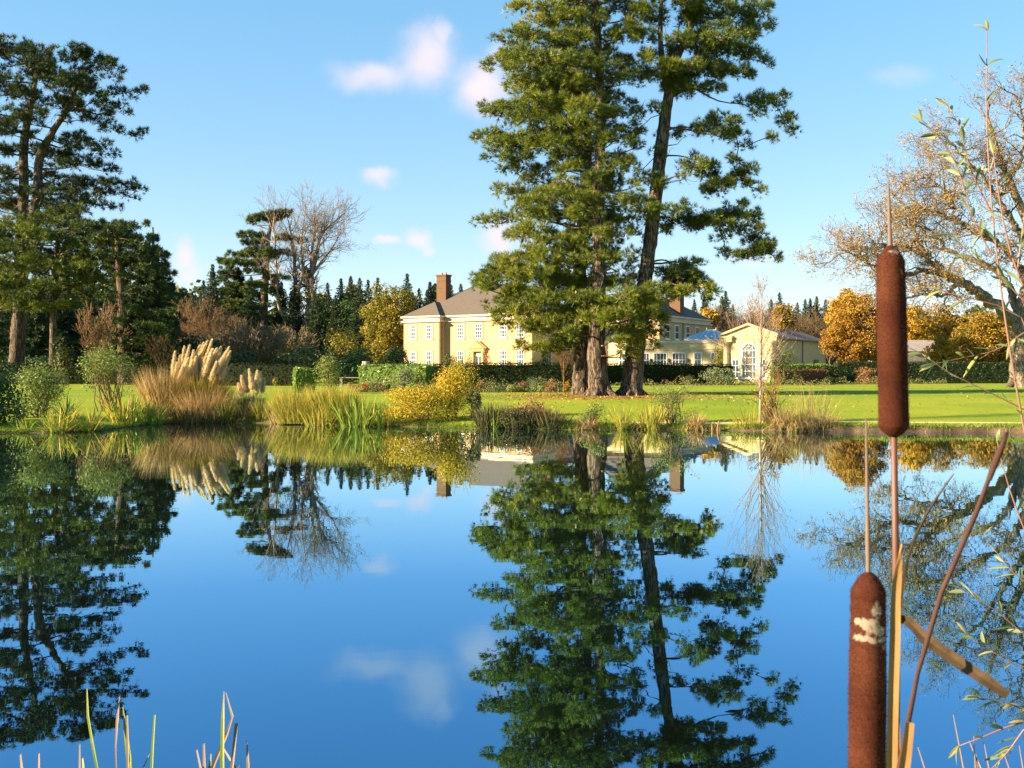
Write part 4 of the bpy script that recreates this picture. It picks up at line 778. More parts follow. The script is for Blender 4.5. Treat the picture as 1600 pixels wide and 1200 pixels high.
# ------------------------------------------------------------------ bare trees, woods, autumn trees
rng = R_(31); D = 165; base = gp(472, D)
root = thing('bare_tree', 'tall leafless many stemmed tree standing against the sky beside the cedar', 'tree', base)
tb = MB(); tips = []
stems = [[(478, 596, 15, 0), (474, 540, 13, 0), (484, 470, 9.5, 0), (487, 430, 7, 0), (488, 390, 4.5, 0), (492, 350, 2.5, 0)], [(474, 540, 10, 0), (462, 480, 7, .6), (461, 430, 5.5, 1), (459, 390, 4, 1), (452, 350, 2, 1.5)], [(474, 530, 7, 0), (440, 490, 5, -1), (432, 420, 3.5, -1.5), (430, 385, 2.5, -1.5), (427, 355, 2.5, -1.5)],
         [(487, 420, 7, 0), (496, 390, 5, .8), (503, 365, 4, 1), (516, 352, 2.5, 1)], [(487, 430, 5, 0), (505, 405, 3.5, -1), (520, 385, 2.5, -1.5), (530, 368, 1.5, -1.5)], [(462, 470, 6, 0), (473, 420, 4.5, -1), (470, 385, 3, -1.5), (474, 350, 2, -1.5)]]
for st in stems:
    p, r = trunk_px(st, D); tb.tube(p, r, 8, lump=.05, rng=rng, cap=False)
    for i in range(3, len(p), 1):
        u = i/len(p)
        for k in range(int(rng.random() < .8)+int(rng.random() < .4) if u > .4 else 0):
            dv = norm(np.gradient(p, axis=0)[i])+norm(rng.standard_normal(3))*.95; grow(tb, p[i], dv, 2.9*rng.uniform(.6, 1.2), r[i]*.5, 3, rng, tips, .05, .32, (3, 4), (25, 58), .68, .012)
    grow(tb, p[-1], p[-1]-p[-2], 3.0, r[-1]*.9, 3, rng, tips, .08, .25, (3, 4), (20, 45), .7, .016)
tb.build('trunk', BARK_PALE, root, origin=base)
iv = MB(); c = []
for px, py, rx, ry in [(462, 470, 12, 30), (484, 455, 11, 32), (440, 475, 12, 28), (470, 510, 30, 22), (500, 490, 24, 26), (520, 510, 22, 30), (455, 530, 24, 20), (430, 450, 10, 16), (478, 430, 10, 14)]:
    n = 620; v = norm(rng.standard_normal((n, 3)))*rng.uniform(.2, 1, (n, 1)); c.append(P(px, py, D)+v*np.array([rx*D/F, 1.2, ry*D/F]))
iv.leaves(np.vstack(c), .42, rng, aspect=.7); iv.build('ivy', SHRUBDARK, root, origin=base)

def bare_proto(name, label, cat, h, seed, mat, group, **kw):
    o = bare_tree(name, label, cat, (0, 0, 0), h, R_(seed), mat, group=group, **kw); return o
def scatter(protos, spots, seed, wid=1.0):
    rng = R_(seed)
    for i, (px, D, hs) in enumerate(spots):
        p = protos[i] if i < len(protos) else copy_tree(protos[int(rng.integers(0, len(protos)))])
        p.location = gp(px, D); p.rotation_euler = (0, 0, rng.uniform(0, 6.28)); s = hs/10.0*rng.uniform(.94, 1.06); p.scale = (s*wid, s*wid, s)
GB = 'bare brown trees in the wood behind the pavilion'
kw = dict(lvl=5, stems=2, r=.12, nch=(3, 4), ratio=.68, up=.07, minr=.012, spread=(20, 52), trunkfrac=.32, wob=.3)
pb = [bare_proto('bare_tree', 'leafless brown twiggy tree in the wood above the pavilion roofs', 'tree', 10, 40+i, TWIG_BROWN, GB, **kw) for i in range(4)]
rs = R_(50); scatter(pb, [(1085+i*8.6+rs.uniform(-4, 4), rs.uniform(158, 184), rs.uniform(12.2, 15)) for i in range(27)], 51)
GR = 'russet leafless trees behind the pampas grass'
pr = [bare_proto('bare_tree', 'russet twiggy leafless tree between the dark cedars', 'tree', 10, 60+i, TWIG_RUST, GR, **kw) for i in range(2)]
rs = R_(52); scatter(pr, [(290+i*9.5+rs.uniform(-4, 4), rs.uniform(118, 132), 13-abs(i-2)*.7+rs.uniform(-.6, .6)) for i in range(6)], 53)
GT = 'pale bare thickets under the cedars'
pt = [bare_proto('bare_shrub', 'pale brown leafless thicket under the tall trees', 'bare shrub', 10, 70+i, TWIG_GREY, GT, lvl=4, stems=6, r=.12, nch=(3, 4), ratio=.62, up=.08, minr=.03, spread=(20, 55), trunkfrac=.36, spreadstem=.45) for i in range(2)]
rs = R_(54); scatter(pt, [(312+i*29+rs.uniform(-8, 8), rs.uniform(104, 114), rs.uniform(6.0, 8.5)) for i in range(6)], 55)
GS = 'bare brown saplings among the dark trees'
ps = [bare_proto('bare_tree', 'brown leafless sapling in the gloom under the dark cedar', 'tree', 10, 80, TWIG_RUST, GS, lvl=4, stems=3, r=.12, nch=(3, 4), ratio=.64, up=.12, minr=.025, spread=(20, 48), trunkfrac=.4)]
rs = R_(56); scatter(ps, [(168, 88.5, 8.5), (150, 88, 6.5), (255, 89, 5.5)], 57)

# spruces
def spruce_proto(h, rmax, seed, n_tier=0):
    rng = R_(seed); root = thing('spruce_tree', 'dark green spruce with a pointed top in the wood beyond the gardens', 'spruce', (0, 0, 0), 0, 'spruces in the wood beyond the gardens')
    tb = MB(); tb.tube([(0, 0, -.2), (0, 0, h*.5), (0, 0, h)], [h*.014+.05, h*.008, .015], 7); nd = MB(); C, Dn, LL = [], [], []
    for u_ in np.linspace(0, 1, 330):                                  # branches spiral up the stem, shorter towards the leader
        z = h*(.08+.915*u_**.92); a = u_*330*2.4+rng.uniform(-.6, .6); R = rmax*(1-z/h)**.85*(1+.18*math.sin(z*7+seed))+.02
        Rb = R*rng.uniform(.35, 1.2); o = np.array([math.cos(a), math.sin(a), 0]); k = max(3, int(Rb*13)); q = rng.uniform(.08, 1, k)[:, None]
        lat = rng.normal(0, .16, (k, 1))*(Rb*.6)*np.array([-o[1], o[0], 0]); C.append(np.array([0, 0, z])+o*Rb*q+lat*(1.1-q)+np.array([0, 0, 1.])*(-.30*Rb*q+.2*Rb*q*q))
        Dn.append(np.tile(o*.8+[0, 0, .1+.8*(z/h)**5], (k, 1))); LL.append(np.full(k, .12+.30*(1-z/h)**.6))
        if Rb > .4: tb.tube([(0, 0, z), np.array([0, 0, z])+o*Rb*.9+[0, 0, -.13*Rb]], [.03, .008], 3, cap=False)
    nd.needles(np.vstack(C), norm(np.vstack(Dn)), rng, 6, np.concatenate(LL), .06, .45); tb.build('trunk', BARK_DARK, root); nd.build('crown', SPRUCE, root); return root
sp = [spruce_proto(10, r, 90+i) for i, r in enumerate((2.6, 3.1, 2.8))]
rs = R_(95)
spots = []
for px, py in [(533, 440), (548, 432), (562, 438), (575, 445), (590, 440), (604, 450), (636, 430), (655, 452), (672, 440), (690, 450), (705, 445), (720, 452), (524, 455), (558, 455), (615, 455), (645, 460), (668, 458)]:
    D = rs.uniform(150, 178); spots.append((px, D, (HY-py)/F*D+1.1))
for px, py in [(332, 418), (352, 430), (372, 424), (392, 432), (318, 436), (300, 450), (410, 440), (440, 445), (466, 440), (492, 448), (512, 446), (455, 460), (285, 455)]:
    D = rs.uniform(150, 175); spots.append((px, D, (HY-py)/F*D+1.1))
for px, py in [(1134, 456), (1128, 470), (1218, 464), (1232, 468), (1258, 462), (1266, 470), (1276, 470), (1246, 474), (1290, 474), (1145, 472), (1205, 474), (1100, 462), (1085, 470)]:
    D = rs.uniform(196, 215); spots.append((px, D, (HY-py)/F*D+1.1))
for px, py in [(-60, 400), (-20, 410), (20, 405), (60, 400), (100, 410), (140, 420), (180, 430), (215, 425), (258, 440), (-100, 400), (40, 440), (120, 450), (165, 455), (0, 460), (80, 460)]:
    D = rs.uniform(124, 150); spots.append((px, D, (HY-py)/F*D+1.1))
for px, py in [(1420, 500), (1460, 494), (1500, 498), (1540, 490), (1580, 495), (1625, 485), (1660, 490), (1700, 480), (1380, 500)]:
    D = rs.uniform(165, 190); spots.append((px, D, (HY-py)/F*D+1.1))
scatter(sp, spots, 96, 1.0)

# broadleaf trees
leafy_tree('broadleaf_tree', 'rounded olive and gold leafed tree beside the left corner of the house', 'tree', [(575, 560), (562, 520), (572, 480), (585, 455), (605, 445), (628, 452), (645, 465), (652, 500), (648, 560), (620, 575)], 148, R_(101), GOLDGREEN, BARK_DARK, n=70, clump=1.5, leaves=240, size=.3)
leafy_tree('broadleaf_tree', 'bright orange leafed tree in front of the grey outbuilding', 'tree', [(1290, 545), (1286, 520), (1300, 490), (1316, 465), (1345, 458), (1372, 470), (1385, 500), (1382, 545), (1350, 568), (1310, 566)], 104, R_(102), ORANGE, BARK_DARK, n=75, clump=1.05, leaves=330, size=.20)
leafy_tree('broadleaf_tree', 'golden leafed tree behind the upper cattail and the outhouse', 'tree', [(1400, 540), (1395, 500), (1410, 478), (1440, 480), (1456, 505), (1448, 535), (1425, 545)], 122, R_(103), GOLD, BARK_DARK, n=40, clump=1.1, leaves=230, size=.24)
leafy_tree('broadleaf_tree', 'dark green rounded tree between the golden trees behind the outhouse', 'tree', [(1440, 540), (1442, 500), (1458, 475), (1490, 478), (1505, 510), (1500, 550), (1465, 555)], 126, R_(104), AUTUMN, BARK_DARK, n=40, clump=1.2, leaves=230, size=.24)
leafy_tree('broadleaf_tree', 'russet and gold tree beside the shed, just behind the clipped hedge', 'tree', [(1452, 570), (1450, 540), (1470, 520), (1492, 530), (1496, 575), (1470, 578)], 108, R_(105), GOLD, BARK_DARK, n=24, clump=.9, leaves=200, size=.22)
leafy_tree('broadleaf_tree', 'wide russet autumn tree close to the trunk of the oak', 'tree', [(1492, 570), (1490, 530), (1512, 498), (1550, 492), (1590, 500), (1600, 540), (1590, 572), (1540, 578)], 110, R_(106), AUTUMN, BARK_DARK, n=70, clump=1.1, leaves=260, size=.22)
leafy_tree('broadleaf_tree', 'tall orange tinged tree at the end of the bare wood', 'tree', [(1296, 500), (1300, 470), (1318, 452), (1338, 458), (1342, 490), (1320, 510)], 150, R_(107), GOLD, BARK_DARK, n=26, clump=1.2, leaves=120, size=.4)
leafy_tree('broadleaf_tree', 'small golden tree peeping over the slate roof end', 'tree', [(1092, 505), (1094, 488), (1108, 482), (1122, 490), (1120, 506)], 162, R_(108), GOLD, BARK_DARK, n=14, clump=.9, leaves=100, size=.4)
leafy_tree('broadleaf_tree', 'amber leafed tree rising from the middle of the bare brown wood', 'tree', [(1208, 512), (1206, 484), (1222, 474), (1240, 480), (1242, 508), (1225, 515)], 156, R_(109), AUTUMN, BARK_DARK, n=22, clump=1.0, leaves=90, size=.36)
leafy_tree('broadleaf_tree', 'dark broad evergreen tree filling the shade behind the ivy clad tree', 'tree', [(500, 575), (498, 520), (515, 480), (545, 470), (572, 490), (578, 540), (570, 578)], 160, R_(110), DARKGREEN, BARK_DARK, n=55, clump=1.5, leaves=240, size=.3)
leafy_tree('broadleaf_tree', 'dark evergreen mass in deep shade behind the pampas grass', 'tree', [(255, 585), (262, 540), (300, 525), (345, 535), (350, 580), (300, 590)], 100, R_(111), SHRUBDARK, BARK_DARK, n=40, clump=1.0, leaves=140, size=.3)

# oak at the right
rng = R_(121); D = 78; base = gp(1594, D)
root = thing('oak_tree', 'old spreading oak with crooked limbs and sparse brown leaves beside the lawn', 'oak', base)
tb = MB(); tips = []
limbs = [[(1597, 607, 36, 0), (1592, 590, 28, 0), (1592, 560, 24, 0), (1594, 520, 25, 0), (1600, 480, 24, 0), (1612, 420, 18, 0), (1605, 350, 14, 0), (1580, 290, 11, 0), (1560, 240, 8, 0), (1545, 190, 5, 0)],
         [(1592, 525, 20, 0), (1570, 490, 18, -.5), (1540, 465, 17, -1), (1500, 440, 14, -1.5), (1470, 425, 12, -1.8), (1450, 400, 9, -2), (1432, 375, 6, -2.2), (1425, 345, 4, -2.2)],
         [(1470, 426, 9, -1.8), (1440, 424, 8, -2), (1400, 430, 6, -2.4), (1370, 420, 5, -2.8), (1340, 400, 3.5, -3)],
         [(1450, 402, 8, -2), (1410, 385, 6, -1.5), (1370, 385, 5, -1), (1330, 390, 4, -.6), (1310, 396, 2.5, -.4)],
         [(1605, 440, 14, 0), (1580, 400, 11, 1.2), (1545, 370, 9, 2), (1500, 350, 7, 2.6), (1460, 330, 5, 3), (1420, 325, 3, 3.2)],
         [(1608, 380, 11, 0), (1580, 345, 9, -1), (1560, 310, 7.5, -1.6), (1530, 270, 5.5, -2), (1500, 240, 4, -2.2), (1480, 215, 2.5, -2.4)],
         [(1500, 440, 8, -1.5), (1480, 460, 5, -2.5), (1440, 462, 4, -3), (1410, 470, 3, -3.2)],
         [(1612, 420, 12, 0), (1640, 360, 9, 1), (1650, 300, 7, 1.5), (1640, 220, 5, 2), (1620, 160, 3, 2)],
         [(1600, 470, 14, 0), (1640, 440, 11, -1), (1690, 410, 8, -1.5), (1740, 400, 5, -2)],
         [(1500, 350, 5, 2.6), (1475, 300, 4, 2.8), (1450, 280, 3, 3), (1410, 290, 2, 3)],
         [(1560, 310, 6, -1.6), (1590, 260, 5, -1.4), (1600, 210, 4, -1.2), (1590, 150, 2.5, -1)], [(1592, 500, 14, 0), (1570, 440, 10, 1.8), (1530, 410, 8, 3), (1490, 395, 6, 3.6), (1450, 360, 4, 4), (1400, 350, 2.5, 4)]]
for li, st in enumerate(limbs):
    p, r = trunk_px(st, D)
    if li == 0: p[0, 2] = base[2]-.2
    j = rng.standard_normal(p.shape)*.09; j[:1] = 0; p = p+j*(0 if li == 0 else 1)
    tb.tube(p, r, 10, lump=.06, rng=rng, cap=False); dd = np.gradient(p, axis=0)
    for i in range(len(p)):
        u = i/len(p)
        if r[i] > .3 or (li == 0 and u < .45): continue
        if rng.random() < .3: continue
        for k in range(2 if r[i] < .12 else 1):
            dv = norm(dd[i])*.7+norm(rng.standard_normal(3))*[1.0, .9, .85]+[0, 0, .12]; grow(tb, p[i], dv, 1.5*rng.uniform(.7, 1.35), min(r[i]*.5, .07), 3, rng, tips, .03, .5, (2, 4), (25, 65), .72, .011, segs=5)
    grow(tb, p[-1], dd[-1], 1.6, r[-1], 3, rng, tips, .03, .45, (3, 4), (25, 55), .72, .011, segs=5)
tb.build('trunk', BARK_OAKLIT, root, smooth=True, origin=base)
tp = np.array([t[0] for t in tips]); keep = np.sin(tp[:, 0]*1.3+tp[:, 2]*1.7)+np.sin(tp[:, 2]*2.3-tp[:, 0]*.8)+rng.normal(0, .7, len(tp)) > -.5; tp = tp[keep]; c = np.repeat(tp, 6, 0)+rng.normal(0, .18, (len(tp)*6, 3))
lb = MB(); lb.leaves(c, .125, rng, aspect=.6); lb.build('leaves', OAKLEAF, root, origin=base)
fl = MB(); flare(fl, np.zeros(3), .72, rng); fl.build('root_flare', BARK_OAK, root, smooth=True)

# far woods that close the view behind the single trees: one mass nobody could count
def far_wood(name, spans, seed, mat, size, n):
    rng = R_(seed); mb = MB()
    for (a, b, D, h, base) in spans:
        x = rng.uniform(X(a, D), X(b, D), n); top = h*(.8+.2*np.sin(x*.31+seed)+.12*np.sin(x*.83+1)); z = base+top*rng.uniform(0, 1, n)**.8; y = D+rng.uniform(0, 7, n)
        mb.leaves(np.stack([x, y, z], -1), size, rng, np.array([0, -1., .3]), .8, .7, np.clip(rng.normal(.4, .2, n), 0, 1))
    tag(mb.build(name, mat), kind='stuff')
far_wood('woodland', [(-260, 300, 176, 20, .8), (280, 720, 192, 16.5, .8), (1380, 1900, 196, 13, .8)], 131, SHRUBDARK, 1.0, 13000)
far_wood('brown_woodland', [(1060, 1400, 190, 11, .8)], 132, leaf_mat('far_twigs', [(.05, .035, .02), (.12, .075, .04), (.18, .12, .06)], .2), .8, 4200)
# ------------------------------------------------------------------ hedges and garden borders
hedge('hedge', 'long dark clipped hedge in front of the ochre house, behind the flower border', gp(636, 76), gp(905, 76), 1.4, 1.78, R_(201), HEDGE_SHADE, .13, 70)
hedge('hedge', 'dark clipped hedge between the pine trunks and the white orangery windows', gp(905, 88), gp(1140, 92), 1.4, 1.82, R_(202), HEDGE_SHADE, .14, 60)
hedge('hedge', 'dark hedge behind the small pampas grass', gp(330, 88), gp(485, 86), 1.5, 1.75, R_(203), HEDGE_SHADE, .14, 60)
hedge('hedge', 'dark hedge standing in shade beyond the lawn, behind the rounded shrubs', gp(-30, 96), gp(240, 96), 1.6, 1.9, R_(204), HEDGE_SHADE, .15, 50)
hedge('hedge', 'long clipped green hedge running behind the lawn to the oak trunk', gp(1306, 99), gp(1640, 99), 1.6, 1.95, R_(205), HEDGE, .15, 60)
hedge('hedge', 'bright glossy clipped laurel block standing alone on the lawn', gp(460, 62), gp(490, 62.4), 1.4, 1.45, R_(206), LAUREL, .13, 110)
hedge('hedge', 'bright glossy laurel hedge below the left corner of the house', gp(568, 73), gp(672, 71), 1.5, 1.75, R_(207), LAUREL, .15, 90)
hedge('hedge', 'low copper brown hedge under the bright laurel top', gp(1214, 94), gp(1290, 96), 1.0, 1.35, R_(208), RUSTHEDGE, .14, 70)
hedge('hedge', 'bright laurel hedge showing above the copper brown hedge', gp(1208, 98), gp(1292, 99), 1.4, 1.95, R_(209), LAUREL, .16, 70)
hedge('hedge', 'short dark hedge between the copper hedge and the orange tree', gp(1284, 97), gp(1308, 97), 1.2, 1.6, R_(210), HEDGE, .15, 60)
def sh(label, px, D, wpx, hpx, mat, seed, n=1500, size=.11, name='shrub', cat='shrub', **k):
    k.setdefault('bottom', .0); k.setdefault('zlo', .14); return shrub(name, label, cat, px, D, wpx*D/F, hpx*D/F, R_(seed), mat, n=n, size=size, **k)
sh('soft grey green mound shrub in front of the pavilion hedge', 1123, 90, 64, 34, GREYGREEN, 301, 2600, .13)
sh('tall dark olive shrub beside the pavilion in front of the copper hedge', 1222, 90, 56, 66, SHRUBDARK, 302, 2200, .15, sprigs=10)
sh('round green topiary bush below the white french windows', 1096, 94, 26, 34, LAUREL, 303, 1400, .12, cat='topiary')
sh('dark small bush between the topiary and the pavilion', 1118, 95, 24, 28, SHRUBDARK, 304, 1000, .13)
sh('yellow green climber trained round the left column of the pavilion', 1121, 113, 26, 64, GOLDGREEN, 305, 1600, .2, name='climbing_plant', cat='climber')
sh('brownish bare looking bush against the long clipped hedge', 1352, 94, 42, 28, PINKLEAF, 306, 1300, .1, sprigs=6)
sh('low dark green ground bush in front of the short dark hedge', 1300, 92, 40, 12, SHRUBDARK, 307, 900, .12)
sh('dark bush beside the house porch at the wall of the projecting wing', 703, 122, 36, 46, SHRUBDARK, 308, 1500, .2)
sh('climber with orange leaves on the wall beside the white door', 758, 126, 20, 52, PINKLEAF, 309, 500, .2, name='climbing_plant', cat='climber')
sh('small bronze climber on the other side of the white door', 733, 127, 14, 44, PINKLEAF, 320, 320, .2, name='climbing_plant', cat='climber')
sh('russet shrub under the windows of the right wing', 797, 122, 22, 34, PINKLEAF, 321, 600, .18)
sh('dark cypress like bush at the shaded corner of the house', 845, 118, 40, 46, DARKGREEN, 310, 1800, .2)
sh('upright narrow dark conifer against the grey shaded wall', 851, 112, 14, 62, DARKGREEN, 311, 1200, .18, name='conifer_shrub', cat='conifer', lumps=12)
sh('golden brown low mound near the yellow bush', 755, 64, 26, 17, PINKLEAF, 312, 900, .08)
sh('pale grey leaved low plant in the flower border', 778, 63, 26, 10, GREYGREEN, 313, 800, .08)
sh('rusty brown mound in the middle of the flower border', 814, 64, 22, 20, PINKLEAF, 314, 900, .08)
sh('rounded grey green mound beside the rusty mound', 833, 64, 24, 23, GREYGREEN, 315, 1200, .08)
sh('small yellow green mound before the rusty mound', 800, 62.5, 18, 13, SHRUB, 316, 700, .08)
sh('pinkish brown seed head clump beside the bare sapling', 862, 63, 26, 22, PINKLEAF, 317, 900, .08)
sh('low green border plant beside the first pine trunk', 846, 62, 16, 12, SHRUB, 318, 600, .08)
sh('yellow tinged leafy plant at the foot of the bare sapling', 886, 61, 12, 22, GOLD, 319, 500, .08)
sh('small red leaved seedling between the two pine trunks', 922, 56.5, 10, 18, REDLEAF, 325, 160, .08)
sh('dark shaded bush behind the leaning pine', 995, 72, 24, 34, SHRUBDARK, 326, 900, .11)
sh('small dark clipped dome behind the leaning pine trunk', 1000, 84, 18, 20, DARKGREEN, 327, 800, .12)
sh('bare looking brown plant against the dark hedge', 1075, 89, 26, 20, SHRUBDARK, 328, 500, .1)
sh('grey green rounded shrub in the border before the laurel hedge', 632, 66, 34, 40, GREYGREEN, 331, 1800, .1)
sh('upright olive shrub with tall sprigs behind the yellow bush', 718, 63, 40, 52, SHRUB, 332, 1700, .1, sprigs=14)
sh('low dark green mound before the laurel hedge', 588, 64, 28, 16, SHRUBDARK, 333, 1000, .08)
sh('tiny crimson leaved maple in the border', 571, 65, 18, 15, REDLEAF, 334, 500, .08, name='maple_shrub', cat='maple')
sh('pinkish faded flower clump beside the crimson maple', 552, 64.5, 24, 16, PINKLEAF, 335, 900, .07)
sh('small clipped green dome beside the border path', 607, 63.5, 12, 14, SHRUBDARK, 336, 600, .07)
sh('dense green shrub below the laurel hedge end', 655, 66, 26, 34, SHRUB, 337, 1300, .1)
sh('tall loose olive shrub with upright twigs behind the reeds', 516, 60, 56, 66, SHRUB, 338, 2600, .1, sprigs=26, bottom=.2, stems=14)
sh('small yellow green bush in front of the dark hedge', 431, 84, 14, 16, GOLDGREEN, 339, 600, .12)
for i, (px, py, D, w, m, lb) in enumerate([(395, 528, 108, 60, SHRUBDARK, 'dark rhododendron mound below the cedar of lebanon'), (440, 520, 106, 66, GOLDGREEN, 'olive green rhododendron lit from the side under the bare tree'), (350, 540, 104, 60, DARKGREEN, 'dark evergreen mound behind the pampas plumes'), (485, 534, 104, 70, SHRUBDARK, 'broad dark evergreen bush behind the loose olive shrub'), (540, 512, 112, 60, GOLDGREEN, 'olive bush at the foot of the dark broad tree'), (585, 532, 106, 64, GOLDGREEN, 'gold flecked evergreen bush under the olive and gold tree'), (625, 540, 112, 50, SHRUBDARK, 'dark bush against the left wall of the house'), (452, 545, 98, 60, SHRUBDARK, 'low spreading dark bush above the dark hedge'), (545, 545, 97, 60, DARKGREEN, 'low dark bush behind the stone urn'), (375, 548, 96, 50, SHRUBDARK, 'green low bush at the end of the dark hedge'), (450, 526, 110, 22, GOLD, 'small golden tree like bush under the bare tree'), (300, 545, 96, 70, DARKGREEN, 'dark yew mass behind the plumes'), (225, 555, 95, 70, DARKGREEN, 'dark yew mass below the slim cedar'), (150, 560, 104, 80, DARKGREEN, 'dark yew in the gloom behind the open shrub'), (55, 556, 106, 90, DARKGREEN, 'dark yew in the gloom between the pine trunks'), (-40, 550, 108, 90, DARKGREEN, 'dark yew beyond the forked pine')]):
    sh(lb, px, D, w*1.35, 600-py, m, 340+i, 2400, .26, lumps=12, bottom=.02, twig=TWIG_DARK)
shrub('conifer_shrub', 'small greyish conifer between the two left trunks', 'conifer', 98, 92, 2.6, 5.2, R_(370), SHRUBDARK, n=1600, size=.25, twig=TWIG_DARK)

# ------------------------------------------------------------------ plants on the far bank
def bs(label, px, off, wpx, hpx, mat, seed, n, size, **k):
    k.setdefault('bottom', .02); k.setdefault('zlo', .3 if 'airy' in label else .14); b = bank(px, off); return shrub(k.pop('name', 'shrub'), label, k.pop('cat', 'shrub'), px, 0, wpx*b[1]/F, hpx*b[1]/F, R_(seed), mat, n=n, size=size, base=b, **k)
bs('big dark laurel bush in shade at the edge of the pond', -26, 1.6, 120, 112, DARKGREEN, 401, 6500, .12, lumps=16, bottom=.0, zlo=.12)
bs('dense rounded shrub with pale green leaf tips beside the dark laurel', 63, 4.5, 98, 94, SHRUB, 402, 6500, .085, zlo=.12, lumps=16, bottom=0, stems=16, aspect=.45)
bs('open airy shrub with visible stems between the rounded shrub and pampas grass', 172, 5.0, 104, 108, SHRUB, 403, 2600, .095, lumps=11, stems=26, sprigs=22, bottom=.16)
bs('small bright green seedling shrub under the dark laurel', 28, 3.2, 30, 44, LAUREL, 404, 700, .08)
bs('yellow leaved spreading bush overhanging the water', 664, .8, 156, 62, YELLOW, 405, 13000, .065, zlo=.12, lumps=26, stems=14, bottom=.0, sprigs=20, depth=2.4)
bs('upper yellow bush rising behind the overhanging one', 708, 2.0, 84, 88, YELLOW, 406, 7000, .065, zlo=.2, lumps=12, stems=12, sprigs=16)
bs('dark green shrub in the gap beside the yellow bushes', 738, 1.4, 34, 52, SHRUBDARK, 407, 1500, .08)
bs('feathery grey green shrub leaning over the water near the gravel path', 1052, .8, 80, 62, SHRUB, 408, 1900, .10, aspect=.22, sprigs=24, stems=16)
bs('brown dock plants in seed at the water edge', 838, .9, 84, 44, PINKLEAF, 409, 900, .08, twig=TWIG_DARK, stems=40, sprigs=14)
bs('dark twiggy undergrowth beneath the brown dock', 800, .5, 90, 30, SHRUBDARK, 410, 1500, .07, twig=TWIG_DARK, stems=30)
bs('small bushy weeds near the carex mound', 925, .6, 56, 38, SHRUB, 411, 900, .07, stems=20, sprigs=10)
def cl(label, px, off, hpx, rpx, n, mat, seed, w=.03, lean=.3, droop=.5, cat='reeds', name='reed_clump', **k):
    b = bank(px, off); return clump(name, label, cat, b, n, hpx*b[1]/F, w, rpx*b[1]/F, R_(seed), mat, lean, droop, **k)
IC = dict(cat='iris', name='iris_clump')
cl('fan of yellow and green iris blades, alone on the grass at the water', 90, .2, 46, 15, 70, IRIS, 501, .045, .55, .25, **IC)
cl('fan of iris blades leaning right beside the first fan', 137, .2, 48, 15, 75, IRIS, 502, .045, .55, .25, **IC)
cl('low yellowing iris clump at the shaded left bank', 38, .3, 28, 8, 26, IRISGREEN, 503, .035, .4, .3, **IC)
cl('tall yellow orange iris blades below the open shrub', 195, .4, 56, 20, 110, IRIS, 504, .045, .3, .4, **IC)
cl('fresh green iris blades beside the pampas grass', 233, .3, 48, 20, 90, IRISGREEN, 505, .045, .35, .5, **IC)
cl('small spiky leaved plant on the shaded lawn', 105, 3.2, 44, 5, 60, SHRUB, 506, .05, .7, .3, cat='cordyline', name='cordyline_plant')
cl('dark sedge under the big pampas grass', 300, .2, 34, 62, 700, REEDDARK, 507, .02, .3, .8, stretch=(1, .35))
cl('green and straw blades at the end of the pampas grass', 352, .2, 40, 16, 110, IRISGREEN, 508, .03, .35, .5)
cl('fine grass green sedge mound before the loose olive shrub', 470, .5, 63, 36, 1500, REED, 509, .018, .28, .6, stretch=(1, .6))
cl('golden fine sedge beside the iris blades', 520, .7, 66, 34, 1300, REED, 510, .018, .25, .6, stretch=(1, .6))
cl('straw coloured dead iris stems at the tip of the bank', 437, .1, 40, 14, 60, STRAW, 511, .035, .35, .4, **IC)
cl('bright green iris blades with golden tips over the water', 560, .25, 56, 28, 150, IRISGREEN, 512, .045, .28, .4, **IC)
cl('yellowing iris blades leaning towards the yellow bush', 598, .25, 46, 18, 70, IRIS, 513, .045, .5, .3, **IC)
cl('straw and green iris blades in the middle of the reeds', 500, .2, 44, 26, 80, IRIS, 514, .045, .3, .5, **IC)
cl('dark green reeds right of the yellow bushes', 765, .3, 44, 20, 300, REEDDARK, 515, .03, .25, .5)
cl('dark mixed reeds in front of the brown dock', 815, .25, 40, 30, 420, REEDDARK, 516, .03, .3, .6, stretch=(1, .5))
cl('dark reeds with rusty dead leaves beside the brown dock', 862, .3, 36, 24, 260, REEDDARK, 517, .03, .35, .7)
cl('two tall fresh green reeds in front of the dark reeds', 772, .0, 38, 4, 16, IRISGREEN, 518, .04, .12, .3)
cl('dry buff grass tuft under the pines', 915, .3, 30, 14, 240, STRAW, 519, .018, .5, .9, cat='grass tuft', name='grass_tuft')
cl('slim green sedge tuft standing in the water below the pines', 972, .15, 44, 10, 120, REED, 520, .02, .25, .5, cat='grass tuft', name='grass_tuft')
cl('broken straw stems lying beside the slim sedge', 990, .1, 22, 10, 40, STRAW, 521, .03, .8, .2, cat='grass tuft', name='grass_tuft')
cl('rounded arching brown carex mound at the water', 1088, .2, 34, 8, 420, STRAW, 522, .016, .55, 1.4, cat='carex', name='carex_mound')
cl('green reeds under the feathery shrub', 1018, .15, 46, 16, 160, REED, 523, .025, .25, .5)
cl('golden carex tussock at the foot of the young birch', 1222, .2, 46, 12, 420, STRAW, 524, .016, .5, 1.1, cat='carex', name='carex_mound')
cl('rusty carex tussock with arching blades beside the golden one', 1248, .15, 40, 14, 460, STRAW, 525, .016, .6, 1.3, cat='carex', name='carex_mound')
cl('tall green reed leaves rising between the tussocks', 1240, .0, 46, 4, 14, IRISGREEN, 526, .045, .2, .4)
cl('low straw tussock where the bare bank begins', 1290, .15, 30, 20, 300, STRAW, 527, .014, .5, 1.0, cat='carex', name='carex_mound', stretch=(1, .4))
cl('wispy golden grass stems behind the tussocks', 1268, .9, 70, 30, 160, STRAW, 528, .010, .3, .6, cat='grass tuft', name='grass_tuft')
